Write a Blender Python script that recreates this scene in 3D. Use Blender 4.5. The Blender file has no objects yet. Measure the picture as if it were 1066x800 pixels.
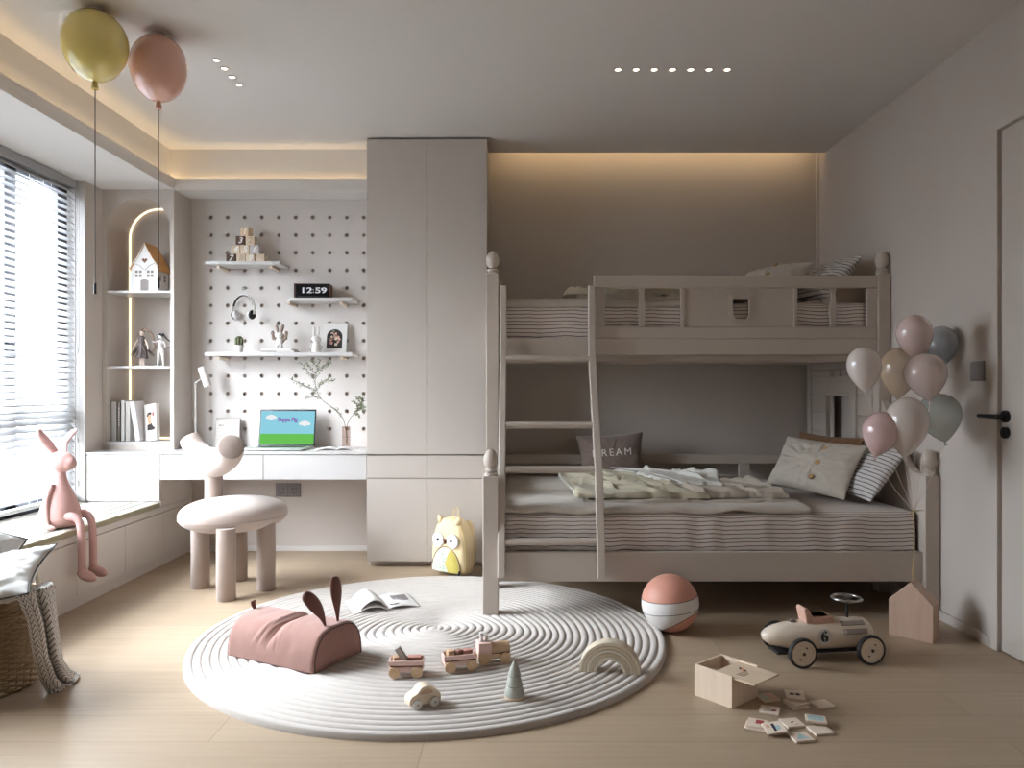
import bpy, bmesh, math, random
from mathutils import Vector, Matrix, Euler, noise
random.seed(7)
PI = math.pi
scene = bpy.context.scene
COL = scene.collection
F, HC = 800.0, 1.12                      # focal length in pixels, camera height in metres

def P(x, y, Y):                          # photo point at depth Y metres -> world point
    return Vector(((x - 540) / F * Y, Y, HC - (y - 405) / F * Y))
def G(x, y, z=0.0):                      # photo point lying at height z -> world point
    return P(x, y, (HC - z) * F / (y - 405))
def R(d): return math.radians(d)
def nz(x, y=0.0, z=0.0): return noise.noise(Vector((x, y, z)))
def sm(a, b, t):
    t = max(0.0, min(1.0, (t - a) / (b - a))); return t * t * (3 - 2 * t)
def lerp(a, b, t): return a + (b - a) * t
def interp(pts, t):                      # piecewise smooth interpolation of tuples keyed by first value
    if t <= pts[0][0]: return pts[0][1:]
    for a, b in zip(pts, pts[1:]):
        if t <= b[0]:
            k = (t - a[0]) / (b[0] - a[0])
            return tuple(lerp(p, q, k) for p, q in zip(a[1:], b[1:]))
    return pts[-1][1:]
def catmull(pts, n=8):
    pts = [Vector(p) for p in pts]; out = []
    for i in range(len(pts) - 1):
        p0 = pts[max(i - 1, 0)]; p1 = pts[i]; p2 = pts[i + 1]; p3 = pts[min(i + 2, len(pts) - 1)]
        for k in range(n):
            t = k / n
            out.append(0.5 * ((2 * p1) + (p2 - p0) * t + (2 * p0 - 5 * p1 + 4 * p2 - p3) * t * t + (3 * p1 - p0 - 3 * p2 + p3) * t ** 3))
    out.append(pts[-1]); return out

# ------------------------------------------------------------------ materials
def lin(c):
    return tuple(((v / 255) / 12.92 if v / 255 <= .04045 else ((v / 255 + .055) / 1.055) ** 2.4) for v in c) + (1.0,)
MATS = {}
class NT:
    def __init__(s, m): s.m = m; s.n = m.node_tree.nodes; s.l = m.node_tree.links
    def node(s, t, **kw):
        o = s.n.new(t)
        for k, v in kw.items(): setattr(o, k, v)
        return o
    def link(s, a, b): s.l.new(a, b)
    def val(s, inp, v):
        if hasattr(v, 'is_output') or isinstance(v, bpy.types.NodeSocket): s.l.new(v, inp)
        else: inp.default_value = v
    def math(s, op, a, b=0.0, c=None):
        o = s.node('ShaderNodeMath', operation=op)
        s.val(o.inputs[0], a); s.val(o.inputs[1], b)
        if c is not None: s.val(o.inputs[2], c)
        return o.outputs[0]
    def mix(s, f, a, b):
        o = s.node('ShaderNodeMix', data_type='RGBA')
        s.val(o.inputs[0], f); s.val(o.inputs[6], a); s.val(o.inputs[7], b)
        return o.outputs[2]
    def coord(s, kind='Object', scale=(1, 1, 1), loc=(0, 0, 0), rot=(0, 0, 0)):
        c = s.node('ShaderNodeTexCoord'); mp = s.node('ShaderNodeMapping')
        s.link(c.outputs[kind], mp.inputs[0]); mp.inputs['Scale'].default_value = scale
        mp.inputs['Location'].default_value = loc; mp.inputs['Rotation'].default_value = rot
        return mp.outputs[0]
    def noise(s, vec, scale, detail=3, rough=.5):
        o = s.node('ShaderNodeTexNoise'); s.link(vec, o.inputs['Vector'])
        o.inputs['Scale'].default_value = scale; o.inputs['Detail'].default_value = detail; o.inputs['Roughness'].default_value = rough
        return o.outputs[0]
    def xyz(s, vec):
        o = s.node('ShaderNodeSeparateXYZ'); s.link(vec, o.inputs[0]); return o.outputs
    def bump(s, h, strength, dist):
        o = s.node('ShaderNodeBump'); o.inputs['Strength'].default_value = strength; o.inputs['Distance'].default_value = dist
        s.val(o.inputs['Height'], h); return o.outputs[0]

def base(name, col, rough=.5, metal=0.0, spec=.5, trans=0.0, alpha=1.0, coat=0.0, sheen=0.0, ior=1.45, sss=0.0):
    m = bpy.data.materials.new(name); m.use_nodes = True
    t = NT(m); b = t.n['Principled BSDF']
    b.inputs['Base Color'].default_value = lin(col); b.inputs['Roughness'].default_value = rough
    b.inputs['Metallic'].default_value = metal; b.inputs['Specular IOR Level'].default_value = spec
    b.inputs['Transmission Weight'].default_value = trans; b.inputs['Alpha'].default_value = alpha
    b.inputs['Coat Weight'].default_value = coat; b.inputs['Sheen Weight'].default_value = sheen
    b.inputs['IOR'].default_value = ior; b.inputs['Coat Roughness'].default_value = .05
    return m, t, b
def M(name, col, rough=.5, var=.04, vs=6.0, bump=0.0, bs=60.0, bd=.002, **kw):
    if name in MATS: return MATS[name]
    m, t, b = base(name, col, rough, **kw)
    v = t.coord()
    if var:
        n = t.noise(v, vs, 4)
        c = lin(col); d = tuple(x * (1 - 2 * var) for x in c[:3]) + (1,); e = tuple(min(1, x * (1 + var)) for x in c[:3]) + (1,)
        t.link(t.mix(n, d, e), b.inputs['Base Color'])
    if bump:
        t.link(t.bump(t.noise(v, bs, 4, .6), bump, bd), b.inputs['Normal'])
    MATS[name] = m; return m
def wood(name, col, dark, axis=0, rough=.5, scale=30.0, amt=.6, stretch=14.0):
    if name in MATS: return MATS[name]
    m, t, b = base(name, col, rough)
    sc = [stretch, stretch, stretch]; sc[axis] = 1.0
    v = t.coord(scale=tuple(x * scale / 30.0 for x in sc))
    n = t.noise(v, 3.0, 6, .62)
    k = t.math('MULTIPLY', t.math('SUBTRACT', n, .35), amt * 2.2)
    k = t.math('MAXIMUM', t.math('MINIMUM', k, 1.0), 0.0)
    t.link(t.mix(k, lin(col), lin(dark)), b.inputs['Base Color'])
    t.link(t.bump(n, .15, .001), b.inputs['Normal'])
    MATS[name] = m; return m
def fabric(name, col, rough=.9, weave=900.0, bump=.25, var=.06, sheen=.2, wrinkle=0.0):
    if name in MATS: return MATS[name]
    m, t, b = base(name, col, rough, sheen=sheen, spec=.2)
    v = t.coord(); x = t.xyz(v)
    w = t.math('MULTIPLY', t.math('SINE', t.math('MULTIPLY', x[0], weave)), t.math('SINE', t.math('MULTIPLY', t.math('ADD', x[1], x[2]), weave)))
    n = t.noise(v, 35, 4)
    n2 = t.noise(v, 9.0, 3)
    h = t.math('ADD', t.math('MULTIPLY', w, .3), t.math('MULTIPLY', n, 1.0))
    if wrinkle: h = t.math('ADD', h, t.math('MULTIPLY', n2, wrinkle))
    c = lin(col)
    t.link(t.mix(n, tuple(q * (1 - 2 * var) for q in c[:3]) + (1,), tuple(min(1, q * (1 + var)) for q in c[:3]) + (1,)), b.inputs['Base Color'])
    t.link(t.bump(h, bump, .002), b.inputs['Normal'])
    MATS[name] = m; return m
def stripes(name, basec, linec, pitch, duty, vec, wob=.15, sheen=.1, soft=False, bump=.3):
    """thin lines at each pitch of (x,y,z).vec in object space"""
    if name in MATS: return MATS[name]
    m, t, b = base(name, basec, .85, sheen=sheen, spec=.25)
    v = t.coord(); x = t.xyz(v)
    s = t.math('ADD', t.math('ADD', t.math('MULTIPLY', x[0], vec[0]), t.math('MULTIPLY', x[1], vec[1])), t.math('MULTIPLY', x[2], vec[2]))
    n = t.noise(v, 5.0, 2); n3 = t.noise(v, 26.0, 2)
    s = t.math('ADD', s, t.math('MULTIPLY', t.math('SUBTRACT', n, .5), wob * pitch * 6))
    s = t.math('ADD', s, t.math('MULTIPLY', t.math('SUBTRACT', n3, .5), wob * pitch * 1.6))
    fr = t.math('FRACT', t.math('ADD', t.math('DIVIDE', s, pitch), 100.0))
    k = t.math('LESS_THAN', fr, duty)
    t.link(t.mix(k, lin(basec), lin(linec)), b.inputs['Base Color'])
    t.link(t.bump(t.noise(v, 60, 4), bump, .002), b.inputs['Normal'])
    MATS[name] = m; return m
def emis(name, col, strength):
    if name in MATS: return MATS[name]
    m = bpy.data.materials.new(name); m.use_nodes = True; t = NT(m)
    t.n.remove(t.n['Principled BSDF']); e = t.node('ShaderNodeEmission')
    e.inputs[0].default_value = lin(col); e.inputs[1].default_value = strength
    t.link(e.outputs[0], t.n['Material Output'].inputs[0])
    MATS[name] = m; return m
def pane_glass(name, tint=(235, 240, 240), gl=.08):
    if name in MATS: return MATS[name]
    m = bpy.data.materials.new(name); m.use_nodes = True; t = NT(m)
    t.n.remove(t.n['Principled BSDF'])
    tr = t.node('ShaderNodeBsdfTransparent'); tr.inputs[0].default_value = lin(tint)
    g = t.node('ShaderNodeBsdfGlossy'); g.inputs['Roughness'].default_value = .03
    fr = t.node('ShaderNodeLayerWeight'); fr.inputs[0].default_value = .5
    mx = t.node('ShaderNodeMixShader'); t.link(t.math('ADD', t.math('MULTIPLY', t.math('POWER', fr.outputs['Facing'], 4.0), .6), gl), mx.inputs[0])
    t.link(tr.outputs[0], mx.inputs[1]); t.link(g.outputs[0], mx.inputs[2])
    t.link(mx.outputs[0], t.n['Material Output'].inputs[0])
    MATS[name] = m; return m

# ------------------------------------------------------------------ mesh builder
class MB:
    def __init__(s): s.v = []; s.f = []; s.mi = []; s.uv = []; s.cur = 0; s.T = None
    def add(s, vs, fs, uvs=None):
        o = len(s.v)
        for p in vs:
            p = Vector(p)
            s.v.append(s.T @ p if s.T is not None else p)
        for i, f in enumerate(fs):
            s.f.append([k + o for k in f]); s.mi.append(s.cur)
            s.uv.append(uvs[i] if uvs else [(0, 0)] * len(f))
        return s
    def box(s, x0, x1, y0, y1, z0, z1):
        vs = [(x, y, z) for z in (z0, z1) for y in (y0, y1) for x in (x0, x1)]
        return s.add(vs, [(0, 2, 3, 1), (4, 5, 7, 6), (0, 1, 5, 4), (2, 6, 7, 3), (0, 4, 6, 2), (1, 3, 7, 5)])
    def cyl(s, p0, p1, r0, r1=None, n=24, cap=True):
        r1 = r0 if r1 is None else r1
        return s.tube([p0, p1], [r0, r1], n, cap)
    def tube(s, pts, r, n=10, cap=True, closed=False, flat=None):
        pts = [Vector(p) for p in pts]; m = len(pts)
        if not isinstance(r, (list, tuple)): r = [r] * m
        d0 = (pts[1] - pts[0]).normalized()
        up = Vector((0, 0, 1)) if abs(d0.z) < .9 else Vector((1, 0, 0))
        if flat is not None: up = Vector(flat[0])
        a = d0.cross(up).normalized(); vs = []
        for i, p in enumerate(pts):
            if closed: d = (pts[(i + 1) % m] - pts[i - 1])
            else: d = pts[min(i + 1, m - 1)] - pts[max(i - 1, 0)]
            d.normalize()
            a = (a - d * a.dot(d))
            if a.length < 1e-6: a = d.orthogonal()
            a.normalize(); b = d.cross(a)
            fa, fb = (1, 1) if flat is None else (flat[1], flat[2])
            for k in range(n):
                t = 2 * PI * k / n
                vs.append(p + (a * math.cos(t) * fa + b * math.sin(t) * fb) * r[i])
        fs = []
        for i in range(m if closed else m - 1):
            j = (i + 1) % m
            for k in range(n):
                l = (k + 1) % n
                fs.append((i * n + k, i * n + l, j * n + l, j * n + k))
        if cap and not closed:
            fs.append(tuple(range(n - 1, -1, -1))); fs.append(tuple((m - 1) * n + k for k in range(n)))
        return s.add(vs, fs)
    def lathe(s, prof, c=(0, 0, 0), n=32, mat=None, cap=True):
        mat = mat or Matrix.Translation(Vector(c)); vs = []; m = len(prof)
        for r, z in prof:
            for k in range(n):
                t = 2 * PI * k / n
                vs.append(mat @ Vector((r * math.cos(t), r * math.sin(t), z)))
        fs = []
        for i in range(m - 1):
            for k in range(n):
                l = (k + 1) % n
                fs.append((i * n + k, i * n + l, (i + 1) * n + l, (i + 1) * n + k))
        if cap and prof[0][0] > 1e-5: fs.append(tuple(range(n - 1, -1, -1)))
        if cap and prof[-1][0] > 1e-5: fs.append(tuple((m - 1) * n + k for k in range(n)))
        return s.add(vs, fs)
    def ell(s, c, r, rot=None, n=24, m=14, pw=1.0):
        mt = Matrix.Translation(Vector(c)) @ (rot.to_matrix().to_4x4() if rot is not None else Matrix.Identity(4))
        vs = []
        for i in range(m + 1):
            ph = PI * i / m - PI / 2
            cz = math.sin(ph); cr = max(1e-4, math.cos(ph))
            if pw != 1: cz = math.copysign(abs(cz) ** pw, cz); cr = cr ** pw
            for k in range(n):
                t = 2 * PI * k / n
                vs.append(mt @ Vector((r[0] * cr * math.cos(t), r[1] * cr * math.sin(t), r[2] * cz)))
        fs = []
        for i in range(m):
            for k in range(n):
                l = (k + 1) % n
                fs.append((i * n + k, i * n + l, (i + 1) * n + l, (i + 1) * n + k))
        return s.add(vs, fs)
    def prism(s, poly, plane, a, b):
        def mk(p, w):
            if plane == 'xz': return (p[0], w, p[1])
            if plane == 'yz': return (w, p[0], p[1])
            return (p[0], p[1], w)
        n = len(poly); vs = [mk(p, a) for p in poly] + [mk(p, b) for p in poly]
        fs = [tuple(range(n)), tuple(range(2 * n - 1, n - 1, -1))]
        for i in range(n):
            j = (i + 1) % n; fs.append((i, i + n, j + n, j))
        return s.add(vs, fs)
    def plate(s, rect, hole, plane, d0, d1, n=24, outer=True):
        """rectangular plate with one hole; hole = function angle -> (a,b)"""
        a0, a1, b0, b1 = rect
        hs = [hole(2 * PI * k / 360) for k in range(360)]
        ca = sum(h[0] for h in hs) / 360; cb = sum(h[1] for h in hs) / 360
        ths = [2 * PI * k / n for k in range(n)] + [math.atan2(b - cb, a - ca) % (2 * PI) for a in (a0, a1) for b in (b0, b1)]
        ths = sorted(set(round(t, 5) for t in ths))
        def outp(t):
            dx, dy = math.cos(t), math.sin(t); ks = []
            if abs(dx) > 1e-9: ks.append(((a1 if dx > 0 else a0) - ca) / dx)
            if abs(dy) > 1e-9: ks.append(((b1 if dy > 0 else b0) - cb) / dy)
            k = min(ks); return (ca + dx * k, cb + dy * k)
        m = len(ths); rings = []
        for w in (d0, d1):
            for q in (0, 1):
                rings.append([(hole(t) if q == 0 else outp(t), w) for t in ths])
        vs = []
        for rg in rings:
            for (p, w) in rg:
                vs.append((p[0], w, p[1]) if plane == 'xz' else ((w, p[0], p[1]) if plane == 'yz' else (p[0], p[1], w)))
        fs = []
        for i in range(m):
            j = (i + 1) % m
            fs.append((i, j, m + j, m + i)); fs.append((2 * m + i, 3 * m + i, 3 * m + j, 2 * m + j))
            fs.append((i, 2 * m + i, 2 * m + j, j))
            if outer: fs.append((m + i, m + j, 3 * m + j, 3 * m + i))
        return s.add(vs, fs)
    def grid(s, fn, nu, nv, u=(0, 1), v=(0, 1), uvs=True, closeu=False):
        vs = []
        for j in range(nv + 1):
            for i in range(nu + 1 - (1 if closeu else 0)):
                vs.append(fn(lerp(u[0], u[1], i / nu), lerp(v[0], v[1], j / nv)))
        w = nu + 1 - (1 if closeu else 0); fs = []; uv = []
        for j in range(nv):
            for i in range(nu):
                i2 = (i + 1) % w if closeu else i + 1
                fs.append((j * w + i, j * w + i2, (j + 1) * w + i2, (j + 1) * w + i))
                a, b = lerp(u[0], u[1], i / nu), lerp(u[0], u[1], (i + 1) / nu)
                c, d = lerp(v[0], v[1], j / nv), lerp(v[0], v[1], (j + 1) / nv)
                uv.append([(a, c), (b, c), (b, d), (a, d)])
        return s.add(vs, fs, uv)
    def text(s, txt, size, mt, extrude=.001, bold=0.0, sx=1.0, fn=None, spacing=1.0, shear=0.0):
        cu = bpy.data.curves.new('lettering', 'FONT'); cu.body = txt; cu.size = size; cu.extrude = extrude
        cu.offset = bold; cu.align_x = 'CENTER'; cu.align_y = 'CENTER'; cu.space_character = spacing; cu.resolution_u = 4; cu.shear = shear
        ob = bpy.data.objects.new('lettering_source', cu); COL.objects.link(ob)
        bpy.context.view_layer.update()
        me = ob.to_mesh(); vs = []
        for vv in me.vertices:
            p = Vector((vv.co.x * sx, vv.co.y, vv.co.z))
            vs.append(fn(p) if fn else mt @ p)
        me.calc_loop_triangles(); fs = [tuple(p.vertices) for p in me.loop_triangles]
        s.add(vs, fs); ob.to_mesh_clear()
        bpy.data.objects.remove(ob); bpy.data.curves.remove(cu)
        return s
    def build(s, name, mat, parent=None, loc=None, rot=None, smooth=35, bevel=0, seg=2, sub=0, world=False, remesh=0, solid=0, doubles=False):
        vs = s.v
        if world and parent is not None:
            inv = parent.matrix_basis.inverted() if parent.parent is None else (parent.parent.matrix_basis @ parent.matrix_basis).inverted()
            vs = [inv @ p for p in vs]
        if loc is not None and world and parent is None:
            vs = [p - Vector(loc) for p in vs]
        me = bpy.data.meshes.new(name); me.from_pydata([tuple(p) for p in vs], [], s.f)
        mats = mat if isinstance(mat, (list, tuple)) else [mat]
        for q in mats: me.materials.append(q)
        if len(mats) > 1: me.polygons.foreach_set('material_index', s.mi)
        uvl = me.uv_layers.new(name='UVMap'); flat = [c for f in s.uv for q in f for c in q]
        if len(flat) == 2 * len(uvl.data): uvl.data.foreach_set('uv', flat)
        bm = bmesh.new(); bm.from_mesh(me)
        if doubles: bmesh.ops.remove_doubles(bm, verts=bm.verts, dist=1e-5)
        bmesh.ops.recalc_face_normals(bm, faces=bm.faces); bm.to_mesh(me); bm.free()
        me.shade_smooth()
        if smooth < 180 and not remesh: me.set_sharp_from_angle(angle=R(smooth))
        o = bpy.data.objects.new(name, me); COL.objects.link(o)
        if parent is not None: o.parent = parent
        if loc is not None: o.location = loc
        if rot is not None: o.rotation_euler = rot
        if remesh:
            q = o.modifiers.new('remesh', 'REMESH'); q.mode = 'VOXEL'; q.voxel_size = remesh; q.use_smooth_shade = True
            q = o.modifiers.new('smooth', 'SMOOTH'); q.factor = .6; q.iterations = 5
        if solid:
            q = o.modifiers.new('solid', 'SOLIDIFY'); q.thickness = solid; q.offset = 0
        if bevel:
            q = o.modifiers.new('bevel', 'BEVEL'); q.width = bevel; q.segments = seg; q.limit_method = 'ANGLE'; q.angle_limit = R(40)
        if sub:
            q = o.modifiers.new('sub', 'SUBSURF'); q.levels = sub; q.render_levels = sub
        return o

def thing(name, label, cat, loc=(0, 0, 0), rz=0.0, group=None, rot=None):
    o = bpy.data.objects.new(name, None); COL.objects.link(o); o.empty_display_size = .1
    o.location = loc; o.rotation_euler = rot if rot else (0, 0, rz)
    o.matrix_basis  # evaluated from loc/rot
    o['label'] = label; o['category'] = cat
    if group: o['group'] = group
    return o
def tag(o, label, cat, group=None, kind=None):
    o['label'] = label; o['category'] = cat
    if group: o['group'] = group
    if kind: o['kind'] = kind
    return o
def struct(o, label=None):
    o['kind'] = 'structure'
    if label: o['label'] = label
    return o
def copy_tree(o, parent=None):
    c = o.copy(); COL.objects.link(c); c.parent = parent
    for ch in o.children: copy_tree(ch, c)
    return c
def bx(name, m, x0, x1, y0, y1, z0, z1, parent=None, bevel=.002, world=True):
    loc = None
    if parent is None:
        loc = ((x0 + x1) / 2, (y0 + y1) / 2, z0)
    return MB().box(x0, x1, y0, y1, z0, z1).build(name, m, parent, loc=loc, bevel=bevel, world=world)

# palette
PAINT = M('greige_wall_paint', (192, 183, 175), .75, .012, 2.0, .06, 400, .0005)
CEILP = M('ceiling_paint', (214, 210, 206), .85, .01, 2.0, .05, 400, .0005)
WHITE = M('white_lacquer', (198, 195, 193), .35, .008, 3.0)
WHITE2 = M('warm_white_board', (210, 204, 199), .5, .01, 3.0)
GREIGE = M('greige_cabinet_lacquer', (192, 184, 176), .4, .012, 3.0)
BED = M('greige_bed_lacquer', (190, 179, 168), .38, .012, 3.0)
DARK = M('dark_gap', (60, 54, 50), .8, 0)
BLACK = M('black_plastic', (22, 22, 24), .35, 0)
LED = emis('warm_led_strip', (255, 224, 176), 9.0)
# ------------------------------------------------------------------ room shell
XR, YB = 2.05, 5.31
def floor_mat():
    m, t, b = base('oak_plank_floor', (178, 158, 134), .42, spec=.4)
    v = t.coord(loc=(0.3, -0.035, 0))
    br = t.node('ShaderNodeTexBrick'); t.link(v, br.inputs['Vector'])
    br.inputs['Scale'].default_value = 1.0; br.inputs['Brick Width'].default_value = 1.85; br.inputs['Row Height'].default_value = .2
    br.inputs['Mortar Size'].default_value = .0013; br.inputs['Mortar Smooth'].default_value = .3; br.offset = .37; br.offset_frequency = 2
    br.inputs['Color1'].default_value = (0, 0, 0, 1); br.inputs['Color2'].default_value = (1, 1, 1, 1); br.inputs['Mortar'].default_value = (.5, .5, .5, 1)
    v2 = t.coord(scale=(.7, 16, 1)); n = t.noise(v2, 3.5, 7, .65); n2 = t.noise(t.coord(scale=(.4, 3, 1)), 2.0, 3)
    c = t.mix(n, lin((180, 161, 138)), lin((152, 133, 111)))
    sp = t.node('ShaderNodeSeparateColor'); t.link(br.outputs['Color'], sp.inputs[0])
    c = t.mix(t.math('MULTIPLY', sp.outputs[0], .3), c, lin((146, 127, 104)))
    c = t.mix(t.math('MULTIPLY', n2, .3), c, lin((174, 153, 128)))
    c = t.mix(t.math('MULTIPLY', br.outputs['Fac'], .6), c, lin((92, 74, 58)))
    t.link(c, b.inputs['Base Color'])
    h = t.math('SUBTRACT', t.math('MULTIPLY', n, .12), br.outputs['Fac'])
    t.link(t.bump(h, .35, .002), b.inputs['Normal'])
    t.link(t.math('ADD', .36, t.math('MULTIPLY', n, .15)), b.inputs['Roughness'])
    return m
struct(MB().box(-3.0, XR + .12, -1.3, YB + .12, -.12, 0).build('floor', floor_mat()), 'pale oak plank floor')
# ceiling with a slot for the light above the bunk wall
c = MB(); c.box(-2.30, -.199, -1.3, 5.07, 2.70, 2.82); c.box(-.199, XR, -1.3, 5.14, 2.70, 2.82); c.box(-3.0, XR + .12, -1.3, YB + .12, 2.82, 2.92)
struct(c.build('ceiling', CEILP), 'flat ceiling with a hidden light slot over the bunk')
struct(MB().box(-2.95, -.199, YB, YB + .12, 0, 2.82).build('wall_back', PAINT), 'back wall of desk alcove')
struct(MB().box(-.199, XR + .12, YB, YB + .12, 0, 2.82).build('wall_bunk', PAINT), 'back wall behind the bunk bed')
DY0, DY1, DZ = 2.37, 3.287, 2.237
w = MB(); w.box(XR, XR + .12, DY1, YB, 0, 2.82); w.box(XR, XR + .12, -1.3, DY0, 0, 2.82); w.box(XR, XR + .12, DY0, DY1, DZ, 2.82)
struct(w.build('wall_right', PAINT), 'right wall with the door')
struct(MB().box(-3.0, XR + .12, -1.42, -1.3, 0, 2.92).build('wall_front', PAINT))
WY0, WY1 = 2.5, 4.80
w = MB(); w.box(-3.0, -2.714, 4.815, YB, 0, 2.42); w.box(-3.0, -2.79, WY0, 4.815, 0, .40); w.box(-3.0, -2.79, -1.3, WY0, 0, 2.42)
struct(w.build('wall_left', PAINT), 'left wall around the bay window')
# bulkheads round the raised ceiling, with light-strip lips
b1 = MB(); b1.box(-3.0, -2.30, -1.3, YB, 2.42, 2.82)
struct(b1.build('trim_1', CEILP, bevel=.001), 'lowered ceiling over the bay window')
b1 = MB(); b1.box(-2.30, -.952, 5.07, YB, 2.42, 2.82)
struct(b1.build('trim_2', CEILP, bevel=.001), 'lowered ceiling over the desk alcove')
l1 = MB(); l1.box(-2.30, -2.248, -1.3, 5.07, 2.42, 2.436); l1.box(-2.256, -2.248, -1.3, 5.02, 2.436, 2.495)
l1.box(-2.256, -.952, 5.02, 5.028, 2.42, 2.495); l1.box(-2.248, -.952, 5.028, 5.07, 2.42, 2.436)
struct(l1.build('trim_3', CEILP), 'shallow lip hiding the warm ceiling light strip')
t = thing('cove_light', 'warm light strip hidden in the ceiling cove over window and desk', 'light strip', (-2.28, 2, 2.436))
MB().box(-2.294, -2.266, -1.2, 5.03, 2.437, 2.443).build('light_strip', LED, t, world=True)
MB().box(-2.266, -.96, 5.036, 5.062, 2.437, 2.443).build('light_strip', LED, t, world=True)
t = thing('wall_washer_light', 'warm light strip in the ceiling slot above the bunk wall', 'light strip', (.9, 5.15, 2.76))
MB().box(-.15, 1.98, 5.142, 5.150, 2.768, 2.792).build('light_strip', emis('warm_slot_led', (255, 222, 172), 9.0), t, world=True)
MB().box(-.18, 2.03, 5.1405, 5.142, 2.762, 2.798).build('backing', WHITE, t, world=True)
# narrow trim at the right end of the bunk wall
struct(MB().box(2.035, XR, 5.24, 5.26, 0, 2.82).build('trim_4', PAINT, bevel=.002))
# baseboards
struct(bx('baseboard_back', WHITE2, -2.253, -.952, YB - .012, YB, 0, .036))
struct(bx('baseboard_right', PAINT, XR - .012, XR, DY1 + .045, YB, 0, .046))

# ---- window
win = thing('window_1', 'tall bay window with dark frame behind the white blind', 'window', (-2.84, 2.85, .4)); del win['category']
win['kind'] = 'structure'
FR = M('dark_window_frame', (52, 54, 58), .4, 0)
fm = MB()
for (a, b_, z0, z1) in ((WY0, WY1, 2.34, 2.42), (WY0, WY1, .40, .47), (WY0, WY1, .955, 1.035)): fm.box(-2.87, -2.82, a, b_, z0, z1)
for (a, b_) in ((WY0, WY0 + .09), (4.70, WY1), (4.215, 4.315)): fm.box(-2.87, -2.82, a, b_, .40, 2.42)
fm.build('window_frame', FR, win, world=True, bevel=.003)
fm = MB(); fm.box(-2.848, -2.842, WY0 + .09, 4.215, 1.035, 2.34); fm.box(-2.848, -2.842, 4.315, 4.70, 1.035, 2.34)
fm.box(-2.848, -2.842, WY0 + .09, 4.70, .47, .955); fm.build('window_pane', pane_glass('window_glass', (250, 252, 255), 0.0), win, world=True)
h = MB(); h.box(-2.82, -2.80, 4.235, 4.275, 1.31, 1.40); h.box(-2.80, -2.79, 4.15, 4.27, 1.34, 1.365); h.build('window_handle', BLACK, win, world=True, bevel=.003)
rv = MB(); rv.box(-2.818, -2.77, 4.800, 4.815, .40, 2.42); rv.build('window_reveal', WHITE, win, world=True)
tr = MB(); tr.box(-2.772, -2.714, 4.806, 4.8155, .415, 2.42)
struct(tr.build('trim_5', WHITE, bevel=.002), 'white strip beside the blind')
# ---- blind
bl = thing('venetian_blind', 'white horizontal slat blind hanging across the bay window', 'window blind', (-2.78, 2.85, .43))
SL = M('blind_slat_white', (218, 220, 223), .4, 0)
b0, b1_ = WY0 + .04, 4.785
bx('headrail', M('blind_headrail_grey', (150, 150, 152), .4, 0), -2.805, -2.752, b0, b1_, 2.365, 2.418, bl, bevel=.003)
s = MB(); zz = 2.35; tilt = R(-42); hw = .0235
while zz > .47:
    c_, s_ = math.cos(tilt), math.sin(tilt); pts = []
    for k in range(5):
        q = lerp(-1, 1, k / 4); x = -2.779 + q * hw * c_; z = zz + q * hw * s_ + .0018 * (1 - q * q)
        pts.append((x, z))
    poly = [(p[0], p[1]) for p in pts] + [(p[0], p[1] - .0022) for p in reversed(pts)]
    s.prism(poly, 'xz', b0 + .01, b1_ - .005); zz -= .0385
s.build('slats', SL, bl, world=True)
bx('bottom_rail', SL, -2.80, -2.758, b0 + .01, b1_ - .005, .435, .457, bl, bevel=.003)
for Y in (3.2, 4.40, 4.53):
    for X in (-2.802, -2.7555): MB().cyl((X, Y, .45), (X, Y, 2.37), .0012, n=6).build('ladder_cord', SL, bl, world=True)
ch = MB()
for k in range(150): ch.ell((-2.742, 4.772, 2.36 - k * .0122), (.0035, .0035, .0045), n=6, m=4)
for k in range(150): ch.ell((-2.742, 4.790, 2.36 - k * .0122), (.0035, .0035, .0045), n=6, m=4)
ch.ell((-2.742, 4.781, .53), (.006, .012, .02)); ch.ell((-2.742, 4.772, .80), (.007, .007, .022)); ch.ell((-2.742, 4.772, 1.36), (.007, .007, .022))
ch.build('bead_chain', M('blind_chain', (205, 205, 205), .4, 0), bl, world=True)
# ---- window bench
be = thing('window_bench', 'white storage bench built under the bay window', 'bench', (-2.5, 3.5, 0))
bx('body', WHITE2, -2.78, -2.272, -1.2, 5.30, 0.0, .374, be)
bx('plinth', WHITE2, -2.272, -2.262, -1.2, 5.30, 0.0, .058, be)
bx('top_rail', WHITE2, -2.272, -2.253, -1.2, 5.30, .338, .375, be)
ys = [-.92, -.44, .04, .52, 1.0, 1.48, 1.96, 2.45, 2.94, 3.43, 3.92, 4.40, 4.88, 5.30]
for a, b_ in zip(ys, ys[1:]):
    if a > 1.2: bx('front_panel', WHITE2, -2.272, -2.253, a + .0015, b_ - .0015, .061, .335, be, bevel=.0015)
def cush(u, v):
    X = lerp(-2.775, -2.250, v); Y = lerp(-1.2, 4.805, u)
    ch_ = abs(math.sin(v * 7 * PI)) ** .45
    z = .402 + .011 * ch_ + .001 * nz(X * 6, Y * 6)
    return (X, Y, z)
cu = MB(); cu.grid(cush, 60, 84)
cu = cu.build('bench_cushion', stripes('ribbed_bench_fabric', (164, 163, 151), (134, 133, 116), .075, .10, (1, 0, 0), .02), smooth=60)
tag(cu, 'pale grey green channelled cushion on top of the white window bench', 'cushion')
e = MB(); e.box(-2.272, -2.244, -1.2, 4.812, .376, .409)
e.box(-2.775, -2.272, -1.2, 4.81, .376, .402)
e.build('cushion_border', fabric('olive_cushion_border', (160, 155, 128)), cu, bevel=.006)

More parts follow.
